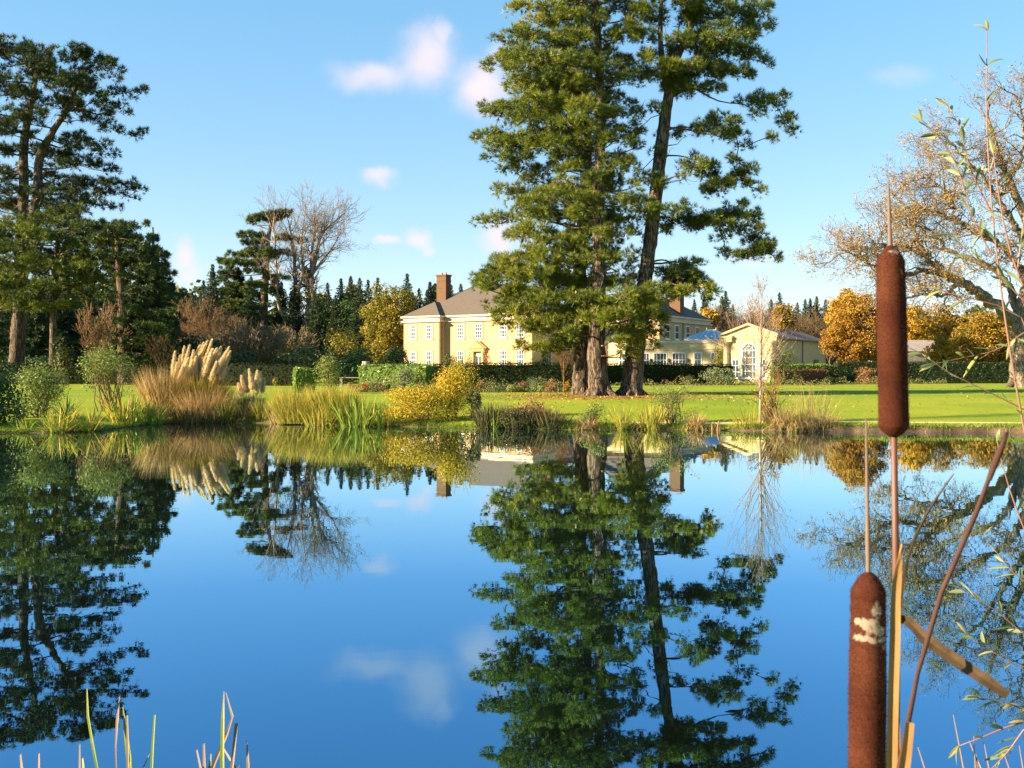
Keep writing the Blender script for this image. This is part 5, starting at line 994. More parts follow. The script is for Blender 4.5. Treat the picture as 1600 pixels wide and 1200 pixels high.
cl('wispy seedling grass left of the young birch', 1168, .4, 40, 18, 200, REED, 529, .012, .4, .8, cat='grass tuft', name='grass_tuft')
def dead_stump():
    b = bank(1118, -.1); root = thing('dead_plant', 'orange brown dead stems standing in the water by the bank', 'dead stems', b)
    for dx, h, l in ((-.1, .28, -.02), (.06, .40, .05), (.13, .26, .02)):
        m = MB(); m.tube([(dx, 0, -.2), (dx+l*.4, 0, h*.5), (dx+l, 0, h*.85), (dx+l*1.4, 0, h)], [.045, .04, .03, .005], 7); m.build('stem', rough_mat('rotten_wood', (.12, .055, .025), (.26, .13, .06), 8), root)
dead_stump()
def pampas(label, px, off, seed, r, h_, plumes, plume_h, leafm, n):
    rng = R_(seed); b = bank(px, off); root = thing('pampas_grass', label, 'pampas grass', b, 0, 'pampas grasses on the bank')
    t = rng.uniform(0, 6.283, n); u = np.sqrt(rng.uniform(0, 1, n)); mb = MB()
    mb.blades(np.stack([u*np.cos(t)*r, u*np.sin(t)*r*.6, np.full(n, -.05)], -1), h_*rng.uniform(.55, 1.1, n), .022, np.abs(rng.normal(0, .18, n))+u*.22, rng, 5, .9, az=t+rng.normal(0, .5, n)); mb.build('foliage', leafm, root)
    for (px2, py2, len_, lean) in plumes:
        top = P(px2, py2, b[1]+rng.uniform(-.5, .5))-b; s = top-np.array([(lean*.8+rng.normal(0, .08))*len_, 0, len_]); s0 = np.array([s[0]*.55-lean*.25, s[1]*.4, 0])
        pm = MB(); ax = [s+(top-s)*q for q in np.linspace(0, 1, 7)]; pm.tube([s0, (s0+s)/2+[(s[0]-s0[0])*.1, 0, .05]]+ax, [.012]*2+[.01]*6+[.002], 4)
        m = 800; q = rng.uniform(0, 1, m)**.85; c = s+(top-s)*q[:, None]; prof = .115*(q+.06)**.45*np.clip(1-q, 0, 1)**.75+.006
        ang = rng.uniform(0, 6.283, m); o = np.stack([np.cos(ang), np.sin(ang), np.zeros(m)], -1); axn = norm(top-s)
        pm.needles(c+o*prof[:, None]*.35, norm(axn*1.0+o*.55+[.3, 0, -.1]), rng, 3, .19*(1.05-.65*q), .014, .32, np.clip(rng.normal(.55, .25, m), 0, 1)); pm.build('plume', PLUME, root)
rng = R_(601)
pl = [(273, 550, 1.05, .15), (288, 542, 1.15, .2), (296, 540, 1.2, .15), (302, 548, 1.0, .2), (312, 540, 1.2, .4), (318, 536, 1.2, .4), (324, 533, 1.2, .45), (331, 531, 1.15, .5), (332, 546, 1.0, .4), (338, 545, 1.1, .5), (345, 542, 1.1, .6), (350, 552, .9, .5), (343, 556, .9, .5), (328, 552, 1.0, .4), (308, 556, .9, .3), (320, 560, .8, .3), (352, 566, .8, .6), (281, 556, .9, .1), (338, 566, .8, .4), (357, 575, .7, .8)]
_r = R_(611)
pl += [(float(x_), float(566-.42*(x_-270)+(.0042*(x_-330)**2 if x_ > 330 else 0)+_r.uniform(4, 26)), float(_r.uniform(.6, 1.0)), float((x_-265)/150+_r.uniform(-.1, .2))) for x_ in _r.uniform(272, 360, 34)]
pampas('large golden pampas grass with tall cream plumes blown to one side', 300, 2.4, 602, 1.15, 1.75, pl, 1.0, PAMPASLEAF, 2600)
clump('miscanthus_grass', 'reddish brown ornamental grass with short plumes at the front of the pampas', 'ornamental grass', bank(258, 2.2), 1500, 2.1, .016, .75, R_(603), STRAW, .2, .5)
clump('miscanthus_grass', 'copper coloured drooping grass below the cream plumes', 'ornamental grass', bank(322, 1.2), 1700, 1.45, .016, 1.0, R_(604), STRAW, .35, .9)
pampas('small pampas grass with short buff plumes before the dark hedge', 391, 2.0, 605, .4, .95, [(377, 588, .7, -.1), (383, 580, .75, 0), (389, 578, .8, .05), (395, 586, .6, .1), (402, 580, .75, .1), (407, 582, .7, .2), (412, 592, .6, .3), (386, 592, .6, 0), (399, 594, .6, .1), (372, 600, .5, -.3)], .7, leaf_mat('grey_pampas_blades', [(.10, .13, .06), (.20, .22, .10), (.30, .27, .12)], .3), 700)
cl('yellow green sedge at the foot of the small pampas grass', 412, .6, 40, 14, 260, REED, 606, .022, .3, .7)
cl('grey brown dead grass below the small pampas grass', 385, .4, 36, 16, 300, REEDDARK, 607, .02, .3, .7)

# young birch, bare sapling, golden sapling
def slim_tree(label, px, b, hpx, seed, mat, r, leaf=None, ln=2, lvl=3, spread=(18, 42), nside=34, name='birch_tree', cat='birch', minr=.004, lean=(0, 0), top=.25, ll=.30, leafs=.05):
    rng = R_(seed); h = hpx*b[1]/F; root = thing(name, label, cat, b); tb = MB(); tips = []
    p, rr = densify([(0, 0, -.1), (lean[0]*.3, 0, h*.35), (lean[0]*.6, lean[1], h*.7), (lean[0], lean[1], h)], [r, r*.75, r*.42, r*.08], 26); tb.tube(p, rr, 7, cap=False)
    for i in range(nside):
        u = rng.uniform(top, .97); k = int(u*25); a = rng.uniform(0, 6.28); dv = np.array([math.cos(a)*.62, math.sin(a)*.62, 1.0]); grow(tb, p[k], dv, h*ll*(1.15-u)*rng.uniform(.7, 1.2), rr[k]*.45, lvl-1, rng, tips, .10, .2, (2, 4), spread, .66, minr)
    tb.build('trunk', mat, root)
    if leaf: tp = np.array([t[0] for t in tips]); c = np.repeat(tp, ln, 0)+rng.normal(0, .05, (len(tp)*ln, 3)); lb = MB(); lb.leaves(c, leafs, rng, aspect=.6); lb.build('leaves', leaf, root)
slim_tree('slender young birch, nearly bare, at the water edge in front of the pavilion', 1187, bank(1187, .35), 232, 701, BIRCHTWIG, .045, OAKLEAF, 1, 3, lean=(.12, .1), top=.18, nside=46)
slim_tree('bare orange twigged sapling in the flower border before the first pine', 881, gp(881, 61), 76, 702, TWIG_RUST, .045, None, 1, 3, name='bare_sapling', cat='sapling', nside=22, top=.15, ll=.5, minr=.012)
bs('golden twiggy shrub with small leaves in front of the young birch', 1206, .8, 90, 84, GOLD, 703, 420, .05, stems=46, sprigs=24, twig=TWIG_RUST)
cl('thin dry flower stalk on the lawn near the feathery shrub', 1040, .9, 72, 5, 12, STRAW, 704, .02, .08, .1, cat='dry stalks', name='dry_stalk')
# rough grass along the whole edge
def bank_grass():
    rng = R_(801); n = 15000; px = rng.uniform(-300, 2000, n); th = []
    sel = THS[(THS > math.atan2(8, 29)) & (THS < math.atan2(8, -29))]; t = rng.choice(sel, n)+rng.normal(0, .002, n); off = rng.choice([.08, .16, .25, .5], n)+rng.normal(0, .05, n)+np.abs(rng.normal(0, .15, n)); off = np.where(t < math.atan2(16.8, 6), np.minimum(off, .55), off); off = np.maximum(off, .0)
    r = Rs(t)+off; b = np.stack([C0[0]+r*np.cos(t), C0[1]+r*np.sin(t), HH(off, C0[0]+r*np.cos(t))-.01], -1)
    t2 = rng.choice(sel, 5000); o2 = rng.uniform(.07, .24, 5000); r2 = Rs(t2)+o2
    b2 = np.stack([C0[0]+r2*np.cos(t2), C0[1]+r2*np.sin(t2), HH(o2, C0[0]+r2*np.cos(t2))], -1); w2 = np.sin(t2*53)+np.sin(t2*121+2)+rng.normal(0, .5, 5000)
    pat = np.sin(t*37)+np.sin(t*91+1)+np.sin(t*13); h = np.where(pat > .4, .17, .09)*rng.uniform(.5, 1.3, n)
    mb = MB(); mb.blades(b, h, .014, np.abs(rng.normal(0, .45, n)), rng, 3, .6, tint=np.clip(rng.normal(.4, .2, n), 0, 1))
    k2 = w2 > -.3; mb.blades(b2[k2], rng.uniform(.14, .30, k2.sum()), .014, rng.uniform(.5, .95, k2.sum()), rng, 4, .55, az=t2[k2]+math.pi+rng.normal(0, .5, k2.sum()), tint=np.clip(rng.normal(.5, .25, k2.sum()), 0, 1))
    tag(mb.build('bank_grass', leaf_mat('bank_grass_blades', [(.10, .20, .015), (.20, .27, .02), (.30, .27, .06)], .3)), kind='stuff')
bank_grass()

def fallen():
    rng = R_(811); n = 2600; a = rng.random(n) < .55
    x = np.where(a, 5.2+rng.normal(0, 4.5, n), rng.uniform(-20, 34, n)); y = np.where(a, 54.5+rng.normal(0, 4, n), rng.uniform(38, 90, n)); ok = dist_shore(x, y) > 1.5; x, y = x[ok], y[ok]
    z = np.array([H(p, q) for p, q in zip(x, y)])+.03; mb = MB(); mb.leaves(np.stack([x, y, z], -1), .11, rng, np.array([0, 0, 1.5]), .6, .7); tag(mb.build('fallen_leaves', leaf_mat('fallen_leaf', [(.12, .06, .02), (.30, .16, .04), (.42, .28, .06)], .1)), kind='stuff')
fallen()

def border():
    mb = MB()
    for (a, b, D0, D1, h, n, sd) in ((560, 905, 62.5, 66.5, .75, 11000, 821), (905, 1300, 87, 91, .7, 5000, 822), (1300, 1480, 95, 97, .6, 1800, 823)):
        rng = R_(sd); px = rng.uniform(a, b, n); D = rng.uniform(D0, D1, n); x = (px-CX)/F*D; s = np.sin(x*1.9+sd)+np.sin(x*4.3+D)+np.sin(D*2.2)
        top = np.clip(.32+.22*s, .06, None)*h*1.4; z = np.array([H(p, q) for p, q in zip(x, D)])+top*rng.uniform(0, 1, n)**.7
        mb.leaves(np.stack([x, D, z], -1), .10*D0/63, rng, np.array([0, -.4, .6]), .9, .5, np.clip(.5+.35*np.sin(x*1.1+sd)*np.cos(D*1.7)+rng.normal(0, .12, n), 0, 1))
    tag(mb.build('border_planting', leaf_mat('border_leaves', [(.05, .06, .02), (.11, .14, .035), (.17, .16, .06), (.22, .12, .045)], .25)), kind='stuff')
border()

def floating():
    rng = R_(831); n = 900; t = rng.uniform(-math.pi, math.pi, n); off = -np.abs(rng.exponential(.9, n))-.05; r = Rs(t)+off; x = C0[0]+r*np.cos(t); y = C0[1]+r*np.sin(t); ok = y > 24
    mb = MB(); mb.leaves(np.stack([x, y, np.full(n, .006)], -1)[ok], .07, rng, np.array([0, 0, 30.]), .5, .7); tag(mb.build('floating_leaves', leaf_mat('floating_leaf', [(.10, .06, .02), (.24, .15, .04), (.34, .28, .06)], 0)), kind='stuff')
floating()
# ------------------------------------------------------------------ near bank: cattails, willow shoots, reed leaves
def cattail_mat():
    m, nt, o = new_mat('cattail_velvet'); L = nt.links.new; tc = N(nt, 'ShaderNodeTexCoord')
    n1 = N(nt, 'ShaderNodeTexNoise'); n1.inputs['Scale'].default_value = 520; n1.inputs['Detail'].default_value = 4; L(tc.outputs['Object'], n1.inputs['Vector'])
    n2 = N(nt, 'ShaderNodeTexNoise'); n2.inputs['Scale'].default_value = 18; n2.inputs['Detail'].default_value = 3; L(tc.outputs['Object'], n2.inputs['Vector'])
    a = N(nt, 'ShaderNodeMath', operation='MULTIPLY_ADD'); L(n1.outputs['Fac'], a.inputs[0]); a.inputs[1].default_value = .6; L(n2.outputs['Fac'], a.inputs[2])
    r = ramp(nt, [(.024, .007, .004), (.045, .0135, .0075), (.072, .024, .013)], [.45, .8, 1.0]); L(a.outputs[0], r.inputs[0])
    at = N(nt, 'ShaderNodeAttribute', attribute_name='tint')           # 1 where the seed fluff has burst
    n3 = N(nt, 'ShaderNodeTexNoise'); n3.inputs['Scale'].default_value = 150; n3.inputs['Detail'].default_value = 9; n3.inputs['Roughness'].default_value = .72; L(tc.outputs['Object'], n3.inputs['Vector'])
    s = N(nt, 'ShaderNodeMath', operation='MULTIPLY_ADD'); L(n3.outputs['Fac'], s.inputs[0]); s.inputs[1].default_value = 2.6; L(at.outputs['Fac'], s.inputs[2])
    mr = N(nt, 'ShaderNodeMapRange'); L(s.outputs[0], mr.inputs[0]); mr.inputs[1].default_value = 1.86; mr.inputs[2].default_value = 2.10
    g = N(nt, 'ShaderNodeMix', data_type='RGBA'); L(mr.outputs[0], g.inputs[0]); L(r.outputs[0], g.inputs[6]); g.inputs[7].default_value = (.23, .18, .14, 1)
    p = N(nt, 'ShaderNodeBsdfPrincipled'); p.inputs['Roughness'].default_value = .95; p.inputs['Specular IOR Level'].default_value = .05
    L(g.outputs[2], p.inputs['Base Color']); b = N(nt, 'ShaderNodeBump'); b.inputs['Strength'].default_value = .3; b.inputs['Distance'].default_value = .0004; L(n1.outputs['Fac'], b.inputs['Height']); L(b.outputs[0], p.inputs['Normal']); L(p.outputs[0], o.inputs[0]); return m
M_CAT = cattail_mat()
def stem_mat(name, cols, pos):
    m, nt, o = new_mat(name); L = nt.links.new; tc = N(nt, 'ShaderNodeTexCoord'); sp_ = N(nt, 'ShaderNodeSeparateXYZ'); L(tc.outputs['Object'], sp_.inputs[0])
    n = N(nt, 'ShaderNodeTexNoise'); n.inputs['Scale'].default_value = 40; mp = N(nt, 'ShaderNodeMapping'); mp.inputs['Scale'].default_value = (6, 6, .6); L(tc.outputs['Object'], mp.inputs[0]); L(mp.outputs[0], n.inputs['Vector'])
    a = N(nt, 'ShaderNodeMath', operation='MULTIPLY_ADD'); L(n.outputs['Fac'], a.inputs[0]); a.inputs[1].default_value = .35; L(sp_.outputs[2], a.inputs[2])
    r = ramp(nt, cols, pos); L(a.outputs[0], r.inputs[0]); p = N(nt, 'ShaderNodeBsdfPrincipled'); p.inputs['Roughness'].default_value = .55; L(r.outputs[0], p.inputs['Base Color']); L(p.outputs[0], o.inputs[0]); return m
M_STEM = stem_mat('cattail_stem', [(.24, .14, .05), (.24, .12, .04), (.16, .05, .02), (.10, .035, .02)], [.0, .25, .6, .95])
M_TIP = plain('cattail_tip', (.13, .085, .06), .8)
M_STRAW = rough_mat('dry_leaf_sheath', (.20, .105, .035), (.30, .18, .075), 30, stretch=(8, 8, .5), bump=.2, bdist=.001, rough=.6)
M_DEADLEAF = rough_mat('dead_cattail_leaf', (.040, .025, .013), (.085, .054, .028), 22, stretch=(4, 4, 4), bump=.2, bdist=.001)
M_BROWNSTEM = rough_mat('brown_cattail_stem', (.035, .016, .012), (.065, .03, .022), 20, bump=.1)
def cattail(label, D, px_top, py_top, px_bot, py_bot, wpx, tip_py, tip_px, stem_px_bot, seed, fluff=()):
    rng = R_(seed); T = P(px_top, py_top, D); B = P(px_bot, py_bot, D); ax = (T-B); ln = np.linalg.norm(ax); axn = ax/ln; r = wpx*.5*D/F
    gx = X(stem_px_bot, D); base = np.array([gx, D, H(gx, D)-.05]); root = thing('cattail', label, 'cattail', base, 0, 'cattails on the near bank')
    k, n = 120, 40; us = np.linspace(0, 1, k); a = norm(np.cross(axn, [0, 1., 0])); b = np.cross(axn, a); th = np.arange(n)*2*math.pi/n
    prof = r*np.minimum(1, (np.clip(us*ln/(r*.8), 0, 1)**.5))*np.minimum(1, np.clip((1-us)*ln/(r*1.1), 0, 1)**.5)*(1-.07*us)
    prof = np.maximum(prof, .0015)
    lump = 1+.004*rng.standard_normal((k, n))+.02*np.sin(us*9+seed)[:, None]
    v = B+us[:, None, None]*ax+(prof[:, None]*lump)[..., None]*(np.cos(th)[None, :, None]*a+np.sin(th)[None, :, None]*b)
    tint = np.zeros((k, n))
    for (u0, u1, c0, c1, s) in fluff:      # (place along the head, spread, angle, spread, strength)
        tint += s*np.exp(-((us-u0)/u1)**2)[:, None]*np.exp(-((th-c0)/c1)**2)[None, :]
    i = np.arange(k-1)[:, None]*n; j = np.arange(n)[None, :]; j2 = (j+1) % n
    mb = MB(); mb.add(v.reshape(-1, 3), np.stack([i+j, i+j2, i+n+j2, i+n+j], -1).reshape(-1, 4), tint=tint.ravel())
    # velvet nap: thousands of tiny hairs soften the outline
    m = 4200; iu = rng.integers(2, k-2, m); it = rng.integers(0, n, m); c = v[iu, it]; o = norm(c-(B+us[iu][:, None]*ax)); mb.needles(c-o*.0006, o, rng, 1, 0.0024, .0005, .3, tint=tint[iu, it])
    mb.build('seed_head', M_CAT, root, smooth=True, origin=base)
    sb = MB(); mid = B*.5+base*.5; p, rr = densify([base, mid+(B-mid)*.0, B, B+axn*.01], [.0045, .004, .0032, .003], 16); sb.tube(p, rr, 10); sb.build('stem', M_STEM, root, smooth=True, origin=base)
    tb = MB(); TT = P(tip_px, tip_py, D); p, rr = densify([T-axn*.01, T*.5+TT*.5, TT], [.0022, .0017, .0006], 10); tb.tube(p, rr*rng.uniform(.85, 1.15, 10), 7); tb.build('spike', M_TIP, root, smooth=True, origin=base)
    return root, base
c1, cb1 = cattail('upper cattail with a clean velvety brown head standing against the oak and hedge', 1.0, 1391, 383, 1397, 684, 46, 280, 1388, 1388, 901, fluff=[(.96, .03, 1.5, 2.0, .5), (.02, .03, 2.6, .5, .7), (.88, .10, 1.95, .22, .55)])
c2, cb2 = cattail('lower thicker cattail with a white burst patch on its brown head', .86, 1357, 893, 1354, 1250, 57, 655, 1353, 1356, 902, fluff=[(.845, .045, 1.75, .42, 1.0), (.79, .022, .9, .7, .95), (.755, .018, 2.0, .6, .9), (.725, .02, .7, .6, 1.0), (.715, .018, 1.9, .7, .9), (.68, .02, 2.4, .3, .85), (.77, .05, 1.5, .9, .35)])
def sheath(root, pts, ws, base, name, mat, D, thick=.0012, fold=.75):
    """leaf strip given in photo pixels (px,py,depth) with half folded cross-section"""
    P_ = np.array([P(a, b, D+d) for a, b, d in pts]); P_, W_ = densify(P_, ws, max(10, len(pts)*5)); d = norm(np.gradient(P_, axis=0)); s = norm(np.cross(d, [0, 1., 0])); nrm_ = np.cross(d, s)
    k = len(P_); mb = MB(); v = []
    for i in range(k):
        w = W_[i]*.5; v += [P_[i]-s[i]*w+nrm_[i]*w*fold, P_[i]+nrm_[i]*0, P_[i]+s[i]*w+nrm_[i]*w*fold, P_[i]+nrm_[i]*thick*1.5]
    q = [(4*i+j, 4*i+(j+1) % 4, 4*i+4+(j+1) % 4, 4*i+4+j) for i in range(k-1) for j in range(4)]; mb.add(v, q+[(0, 1, 2, 3), (4*k-4, 4*k-1, 4*k-2, 4*k-3)]); return mb.build(name, mat, root, smooth=False, origin=base)
px2m = 1.0/F
sheath(c1, [(1409, 850, -.01), (1400, 905, -.012), (1396, 1000, -.012), (1392, 1150, -.012), (1390, 1320, -.01)], [3*px2m, 14*px2m, 17*px2m, 17*px2m, 18*px2m], cb1, 'leaf_sheath', M_STRAW, 1.0)
# slanting bare stem and bent dead leaf
D = .95; b = np.array([X(1400, D), D, H(X(1400, D), D)-.04]); st = thing('slanting_reed', 'thin dark brown headless stem slanting up behind the cattails', 'stem', b, 0)
m = MB(); p, rr = densify([b, P(1405, 1200, D), P(1425, 1100, D), P(1450, 980, D), P(1510, 840, D), P(1572, 676, D)], [.003, .0028, .0021, .002, .0028, .0013], 24); m.tube(p, rr, 9); m.build('stem', M_BROWNSTEM, st, smooth=True, origin=b)
m = MB(); p, rr = densify([P(1545, 750, D), P(1560, 710, D), P(1575, 674, D)], [.0026, .0036, .001], 8); m.tube(p, rr, 8); m.build('withered_head', M_BROWNSTEM, st, smooth=True, origin=b)
sheath(st, [(1420, 1128, -.006), (1414, 1180, -.006), (1400, 1260, -.006), (1392, 1330, -.006)], [13*px2m, 15*px2m, 20*px2m, 22*px2m], b, 'leaf_sheath', M_STRAW, D)
D = .97; b = np.array([X(1397, D), D+.01, H(X(1397, D), D)-.04]); lf = thing('dead_leaf', 'broad brown dead leaf snapped over sideways behind the cattail stem', 'dead leaf', b, 0)
sheath(lf, [(1397, 1330, .03), (1398, 1150, .03), (1396, 1010, .03), (1394, 972, .025)], [14*px2m, 13*px2m, 12*px2m, 9*px2m], b, 'leaf_base', M_STRAW, D)
sheath(lf, [(1394, 968, .022), (1404, 966, .02), (1448, 1000, .01), (1500, 1036, .0), (1545, 1066, -.01), (1574, 1086, -.015)], [7*px2m, 13*px2m, 18*px2m, 19*px2m, 17*px2m, 12*px2m], b, 'leaf_blade', M_DEADLEAF, D)
D = 1.3; 
for (label, pts, mat, ws) in [('thin faded grass blade leaning behind the upper cattail stem', [(1380, 1330), (1400, 1000), (1425, 850), (1455, 790), (1490, 740)], M_DEADLEAF, [7, 6, 5, 4, 2])]:
    b = np.array([X(1380, D), D, H(X(1380, D), D)-.04]); o = thing('dry_grass', label, 'grass blade', b); sheath(o, [(a, c, 0) for a, c in pts], [w*D/F for w in ws], b, 'blade', mat, D)

# willow shoots at the right edge
W_LEAF = leaf_mat('willow_leaves', [(.06, .09, .035), (.13, .17, .055), (.23, .25, .11), (.34, .29, .07)], .35, .5, .3)
W_BARK = plain('red_willow_twig', (.20, .09, .06), .5)
def willow_leaf(mb, p, d, ln, w, rng):
    d = norm(d); s = norm(np.cross(d, rng.standard_normal(3))); nn = np.cross(d, s); k = 6; u = np.linspace(0, 1, k); curl = rng.normal(0, .25)
    c = p+d*ln*u[:, None]+nn*(curl*ln*u**2)[:, None]+np.array([0, 0, -1.])*(.18*ln*u**2)[:, None]; ww = w*.5*np.sin(np.clip(u*.92+.06, 0, 1)*math.pi)**.8
    v = np.stack([c-s*ww[:, None]+nn*ww[:, None]*.3, c, c+s*ww[:, None]+nn*ww[:, None]*.3], 1).reshape(-1, 3); i = np.arange(k-1)*3
    mb.add(v, np.vstack([np.stack([i, i+1, i+4, i+3], -1), np.stack([i+1, i+2, i+5, i+4], -1)]), tint=np.full(3*k, np.clip(rng.normal(.5, .28), 0, 1)))
def willow(label, D, pts, seed, nleaf, lf0=.15, ln=.05, sides=(), r=.0032, wl=.0095):
    rng = R_(seed); bx = X(pts[0][0], D); b = np.array([bx, D, min(H(bx, D), .25)-.05]); root = thing('willow_shoot', label, 'willow shoot', b, 0, 'willow shoots on the near bank')
    sb, lb = MB(), MB(); lines = [(pts, r, nleaf, lf0)]+[(s, r*.55, max(5, int(nleaf*.45)), .15) for s in sides]
    for li, (q, r0, nl, l0) in enumerate(lines):
        w = [P(a, c, D+(d[0] if d else 0)) for a, c, *d in q]
        if li == 0: w = [b]+w
        p, rr = densify(w, np.linspace(r0, r0*.25, len(w)), 40); sb.tube(p, rr, 6); dd = np.gradient(p, axis=0)
        for i in range(nl):
            u = l0+(1-l0)*(i+rng.uniform(.1, .9))/nl; k = min(39, int(u*39)); a = rng.standard_normal(3); a -= a.dot(norm(dd[k]))*norm(dd[k]); willow_leaf(lb, p[k], norm(dd[k])*rng.uniform(.5, 1.0)+norm(a)*rng.uniform(.4, .9), ln*rng.uniform(.5, 1.05), wl*rng.uniform(.55, 1.0), rng)
        for s_ in (-.2, .2): willow_leaf(lb, p[-1], norm(dd[-1])+rng.standard_normal(3)*.25, ln*.7, wl*.8, rng)
    sb.build('stem', W_BARK, root, smooth=True, origin=b); lb.build('leaves', W_LEAF, root, origin=b)
willow('tallest willow shoot reaching up into the clear sky', 2.2, [(1690, 1050), (1610, 720), (1568, 480), (1548, 300), (1541, 150), (1543, 48)], 1001, 44, .35, .05, sides=[[(1550, 400), (1520, 340), (1490, 250), (1462, 210), (1440, 190)], [(1548, 330), (1515, 260), (1495, 190), (1480, 165)]])
willow('reddish willow shoot arching left across the hedge', 2.4, [(1640, 900), (1620, 600), (1590, 490), (1530, 470), (1470, 455)], 1002, 18, .35, .055, sides=[[(1600, 520), (1560, 545), (1500, 560), (1462, 568)], [(1600, 640), (1540, 610), (1480, 580), (1440, 552)]])
willow('leaning willow shoot with long pale leaves beside the oak limbs', 2.0, [(1650, 900), (1610, 480), (1575, 380), (1560, 300), (1552, 240)], 1003, 26, .3, .055, sides=[[(1600, 470), (1560, 430), (1520, 400), (1480, 360)], [(1590, 420), (1600, 340), (1610, 260)]])
willow('yellow leaved willow shoot low over the water', 2.3, [(1690, 1150), (1630, 900), (1590, 800), (1570, 740), (1558, 690)], 1004, 24, .2, .05, sides=[[(1640, 930), (1590, 900), (1555, 860), (1535, 835)], [(1660, 1030), (1600, 990), (1550, 950), (1500, 920)], [(1660, 1040), (1590, 1040), (1540, 1010), (1510, 990)]])
willow('dark leaved willow shoot bending down to the water at the corner', 1.9, [(1760, 1200), (1660, 1120), (1590, 1130), (1540, 1150), (1500, 1165)], 1006, 26, .3, .04, sides=[[(1640, 1125), (1580, 1100), (1530, 1090)], [(1600, 1140), (1570, 1180), (1540, 1210)]])

# reed leaves bottom left and dry stalks bottom right
def near_leaf(label, pts, ws, mat, D, name='reed_leaf', cat='reed leaf', group='reed leaves in the near water'):
    bx = X(pts[0][0], D); b = np.array([bx, D, min(.0, H(bx, D))-.05]); mb = MB(); w = [b]+[P(a, c, D+.03*i) for i, (a, c) in enumerate(pts)]
    p, W_ = densify(w, [ws[0]*D/F]+[x*D/F for x in ws], 22); d = norm(np.gradient(p, axis=0)); s = norm(np.cross(d, [.25, 1., 0])); nn = np.cross(d, s); k = len(p)
    v = np.stack([p-s*W_[:, None]*.5+nn*W_[:, None]*.22, p, p+s*W_[:, None]*.5+nn*W_[:, None]*.22, p-nn*.0015], 1).reshape(-1, 3)
    q = [(4*i+j, 4*i+(j+1) % 4, 4*i+4+(j+1) % 4, 4*i+4+j) for i in range(k-1) for j in range(4)]; u = np.linspace(0, 1, k); rng = R_(int(pts[0][0]*7+pts[0][1])); mb.add(v-b, q, tint=np.repeat(np.clip(.25+.6*u**2+rng.normal(0, .08, k), 0, 1), 4)); o = mb.build(name, mat); o.location = b; tag(o, label, cat, group)
RL = leaf_mat('near_reed_leaves', [(.03, .07, .015), (.07, .15, .02), (.16, .24, .035), (.36, .28, .09)], .3, .4, .4)
RD = leaf_mat('dry_reed_leaves', [(.08, .055, .035), (.16, .105, .065), (.30, .22, .15)], .3, .6, .2)
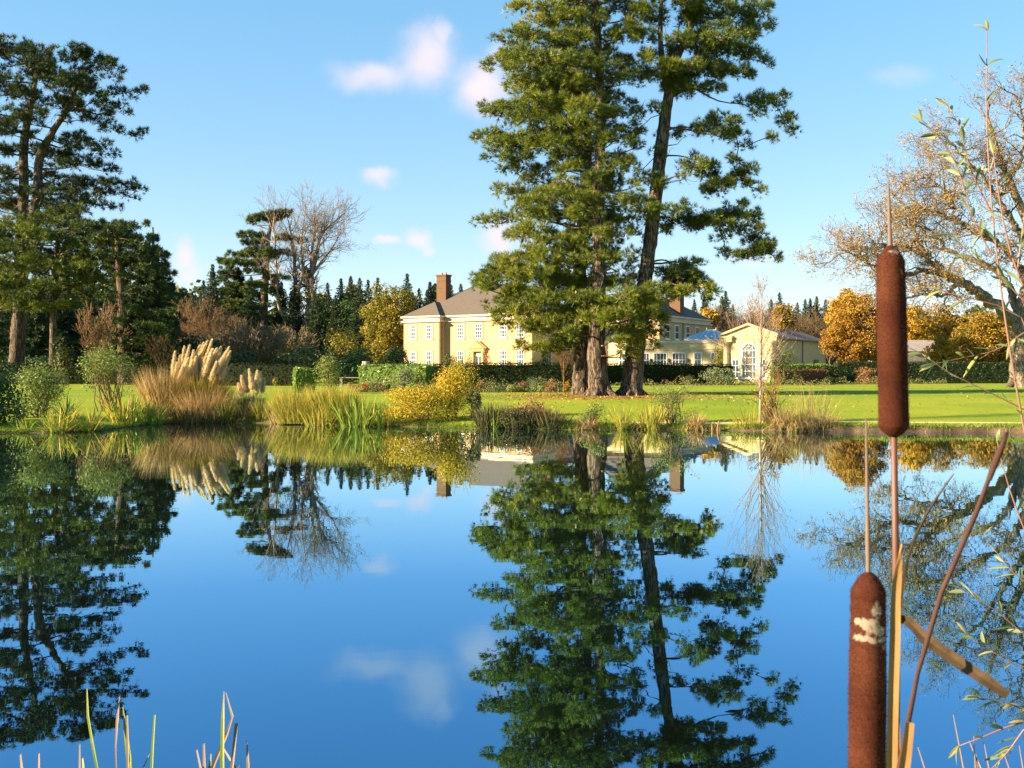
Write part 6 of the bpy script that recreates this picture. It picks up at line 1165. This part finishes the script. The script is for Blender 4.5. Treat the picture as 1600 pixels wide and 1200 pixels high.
for i, (lb, pts, ws, m_) in enumerate([('tall thin reed leaf crossing the dark pine reflection', [(154, 1210), (143, 1150), (137, 1110), (136, 1076)], [6, 5, 5, 2], RL),
    ('pale twisted dry leaf hanging beside the broad green reed', [(182, 1210), (181, 1160), (184, 1130), (184, 1108), (187, 1088)], [3, 3, 6, 6, 1], RD),
    ('broad green reed leaf with a pointed tip, tallest of its clump', [(206, 1215), (202, 1180), (197, 1140), (192, 1104)], [11, 10, 8, 1], RL), ('short brown reed leaf behind the broad green reed', [(200, 1210), (200, 1160), (199, 1118)], [5, 5, 3], RD),
    ('narrow dark green upright reed leaf standing alone', [(237, 1210), (239, 1165), (242, 1117)], [6, 5, 4], RL), ('slim bent reed leaf leaning towards the lone upright reed', [(220, 1210), (227, 1190), (234, 1178)], [5, 4, 1], RL), ('pink tinged broken reed stub near the left corner', [(36, 1210), (35, 1190), (33, 1178)], [7, 7, 5], RD), ('dark reed stub next to the pink stub', [(62, 1210), (62, 1190), (62, 1177)], [6, 5, 4], RD),
    ('thin straw stem with a cut top between the stubs and tall reed', [(125, 1210), (125, 1185), (125, 1163)], [4, 4, 3], RD), ('short folded green reed leaf at the foot of the tall thin reed', [(133, 1210), (131, 1195), (130, 1184)], [9, 8, 5], RL),
    ('tallest pale green reed leaf of the tangled clump', [(348, 1210), (348, 1160), (349, 1110), (350, 1080)], [8, 7, 6, 1], RL), ('withered red brown leaf bent across the tallest reed of the clump', [(330, 1210), (345, 1165), (360, 1140), (368, 1130), (358, 1110), (353, 1082)], [6, 6, 6, 7, 3, 1], RD),
    ('brown reed leaf folded over at its top', [(362, 1210), (366, 1170), (370, 1130)], [6, 6, 6], RD), ('thin dark reed with a pointed bud at the end of the clump', [(388, 1210), (388, 1180), (386, 1157)], [5, 7, 2], RD), ('straw reed stub in the tangled clump', [(320, 1210), (320, 1185), (319, 1162)], [6, 5, 4], RD), ('dark leaning reed stub at the start of the tangled clump', [(316, 1210), (311, 1185), (308, 1172)], [5, 4, 3], RD),
    ('green reed leaf low in the tangled clump', [(326, 1215), (332, 1195), (330, 1178)], [8, 7, 2], RL), ('dark crossing leaf slanting through the tangled clump', [(374, 1210), (360, 1185), (350, 1170)], [6, 5, 3], RD), ('straw tip poking up beside the crossing leaf', [(366, 1215), (372, 1200), (376, 1193)], [5, 4, 1], RD)]): near_leaf(lb, pts, ws, m_, 2.7)
for i, (lb, pts) in enumerate([('pale dry stalk standing tallest below the dead leaf', [(1508, 1220), (1497, 1160), (1489, 1117)]), ('faded stalk leaning beside the tallest dry stalk', [(1538, 1220), (1525, 1180), (1514, 1158)]), ('pinkish upright stalk among the dry stalks', [(1524, 1220), (1522, 1180), (1521, 1150)]), ('thin straight stalk right of the pinkish stalk', [(1548, 1220), (1541, 1185), (1537, 1160)]), ('slim stalk alone beside the lower straw sheath', [(1450, 1220), (1441, 1190), (1434, 1168)]), ('short bleached stalk under the willow leaves', [(1582, 1220), (1574, 1190), (1568, 1177)]), ('short straw stub among the dry stalks', [(1527, 1220), (1526, 1195), (1525, 1178)]), ('thin stalk at the very edge under the willow', [(1600, 1220), (1596, 1190), (1592, 1165)])]):
    near_leaf(lb, pts, [3, 2.4, 1.4], RD, 2.2, 'dry_stalk', 'dry stalk', 'dry stalks below the willow')
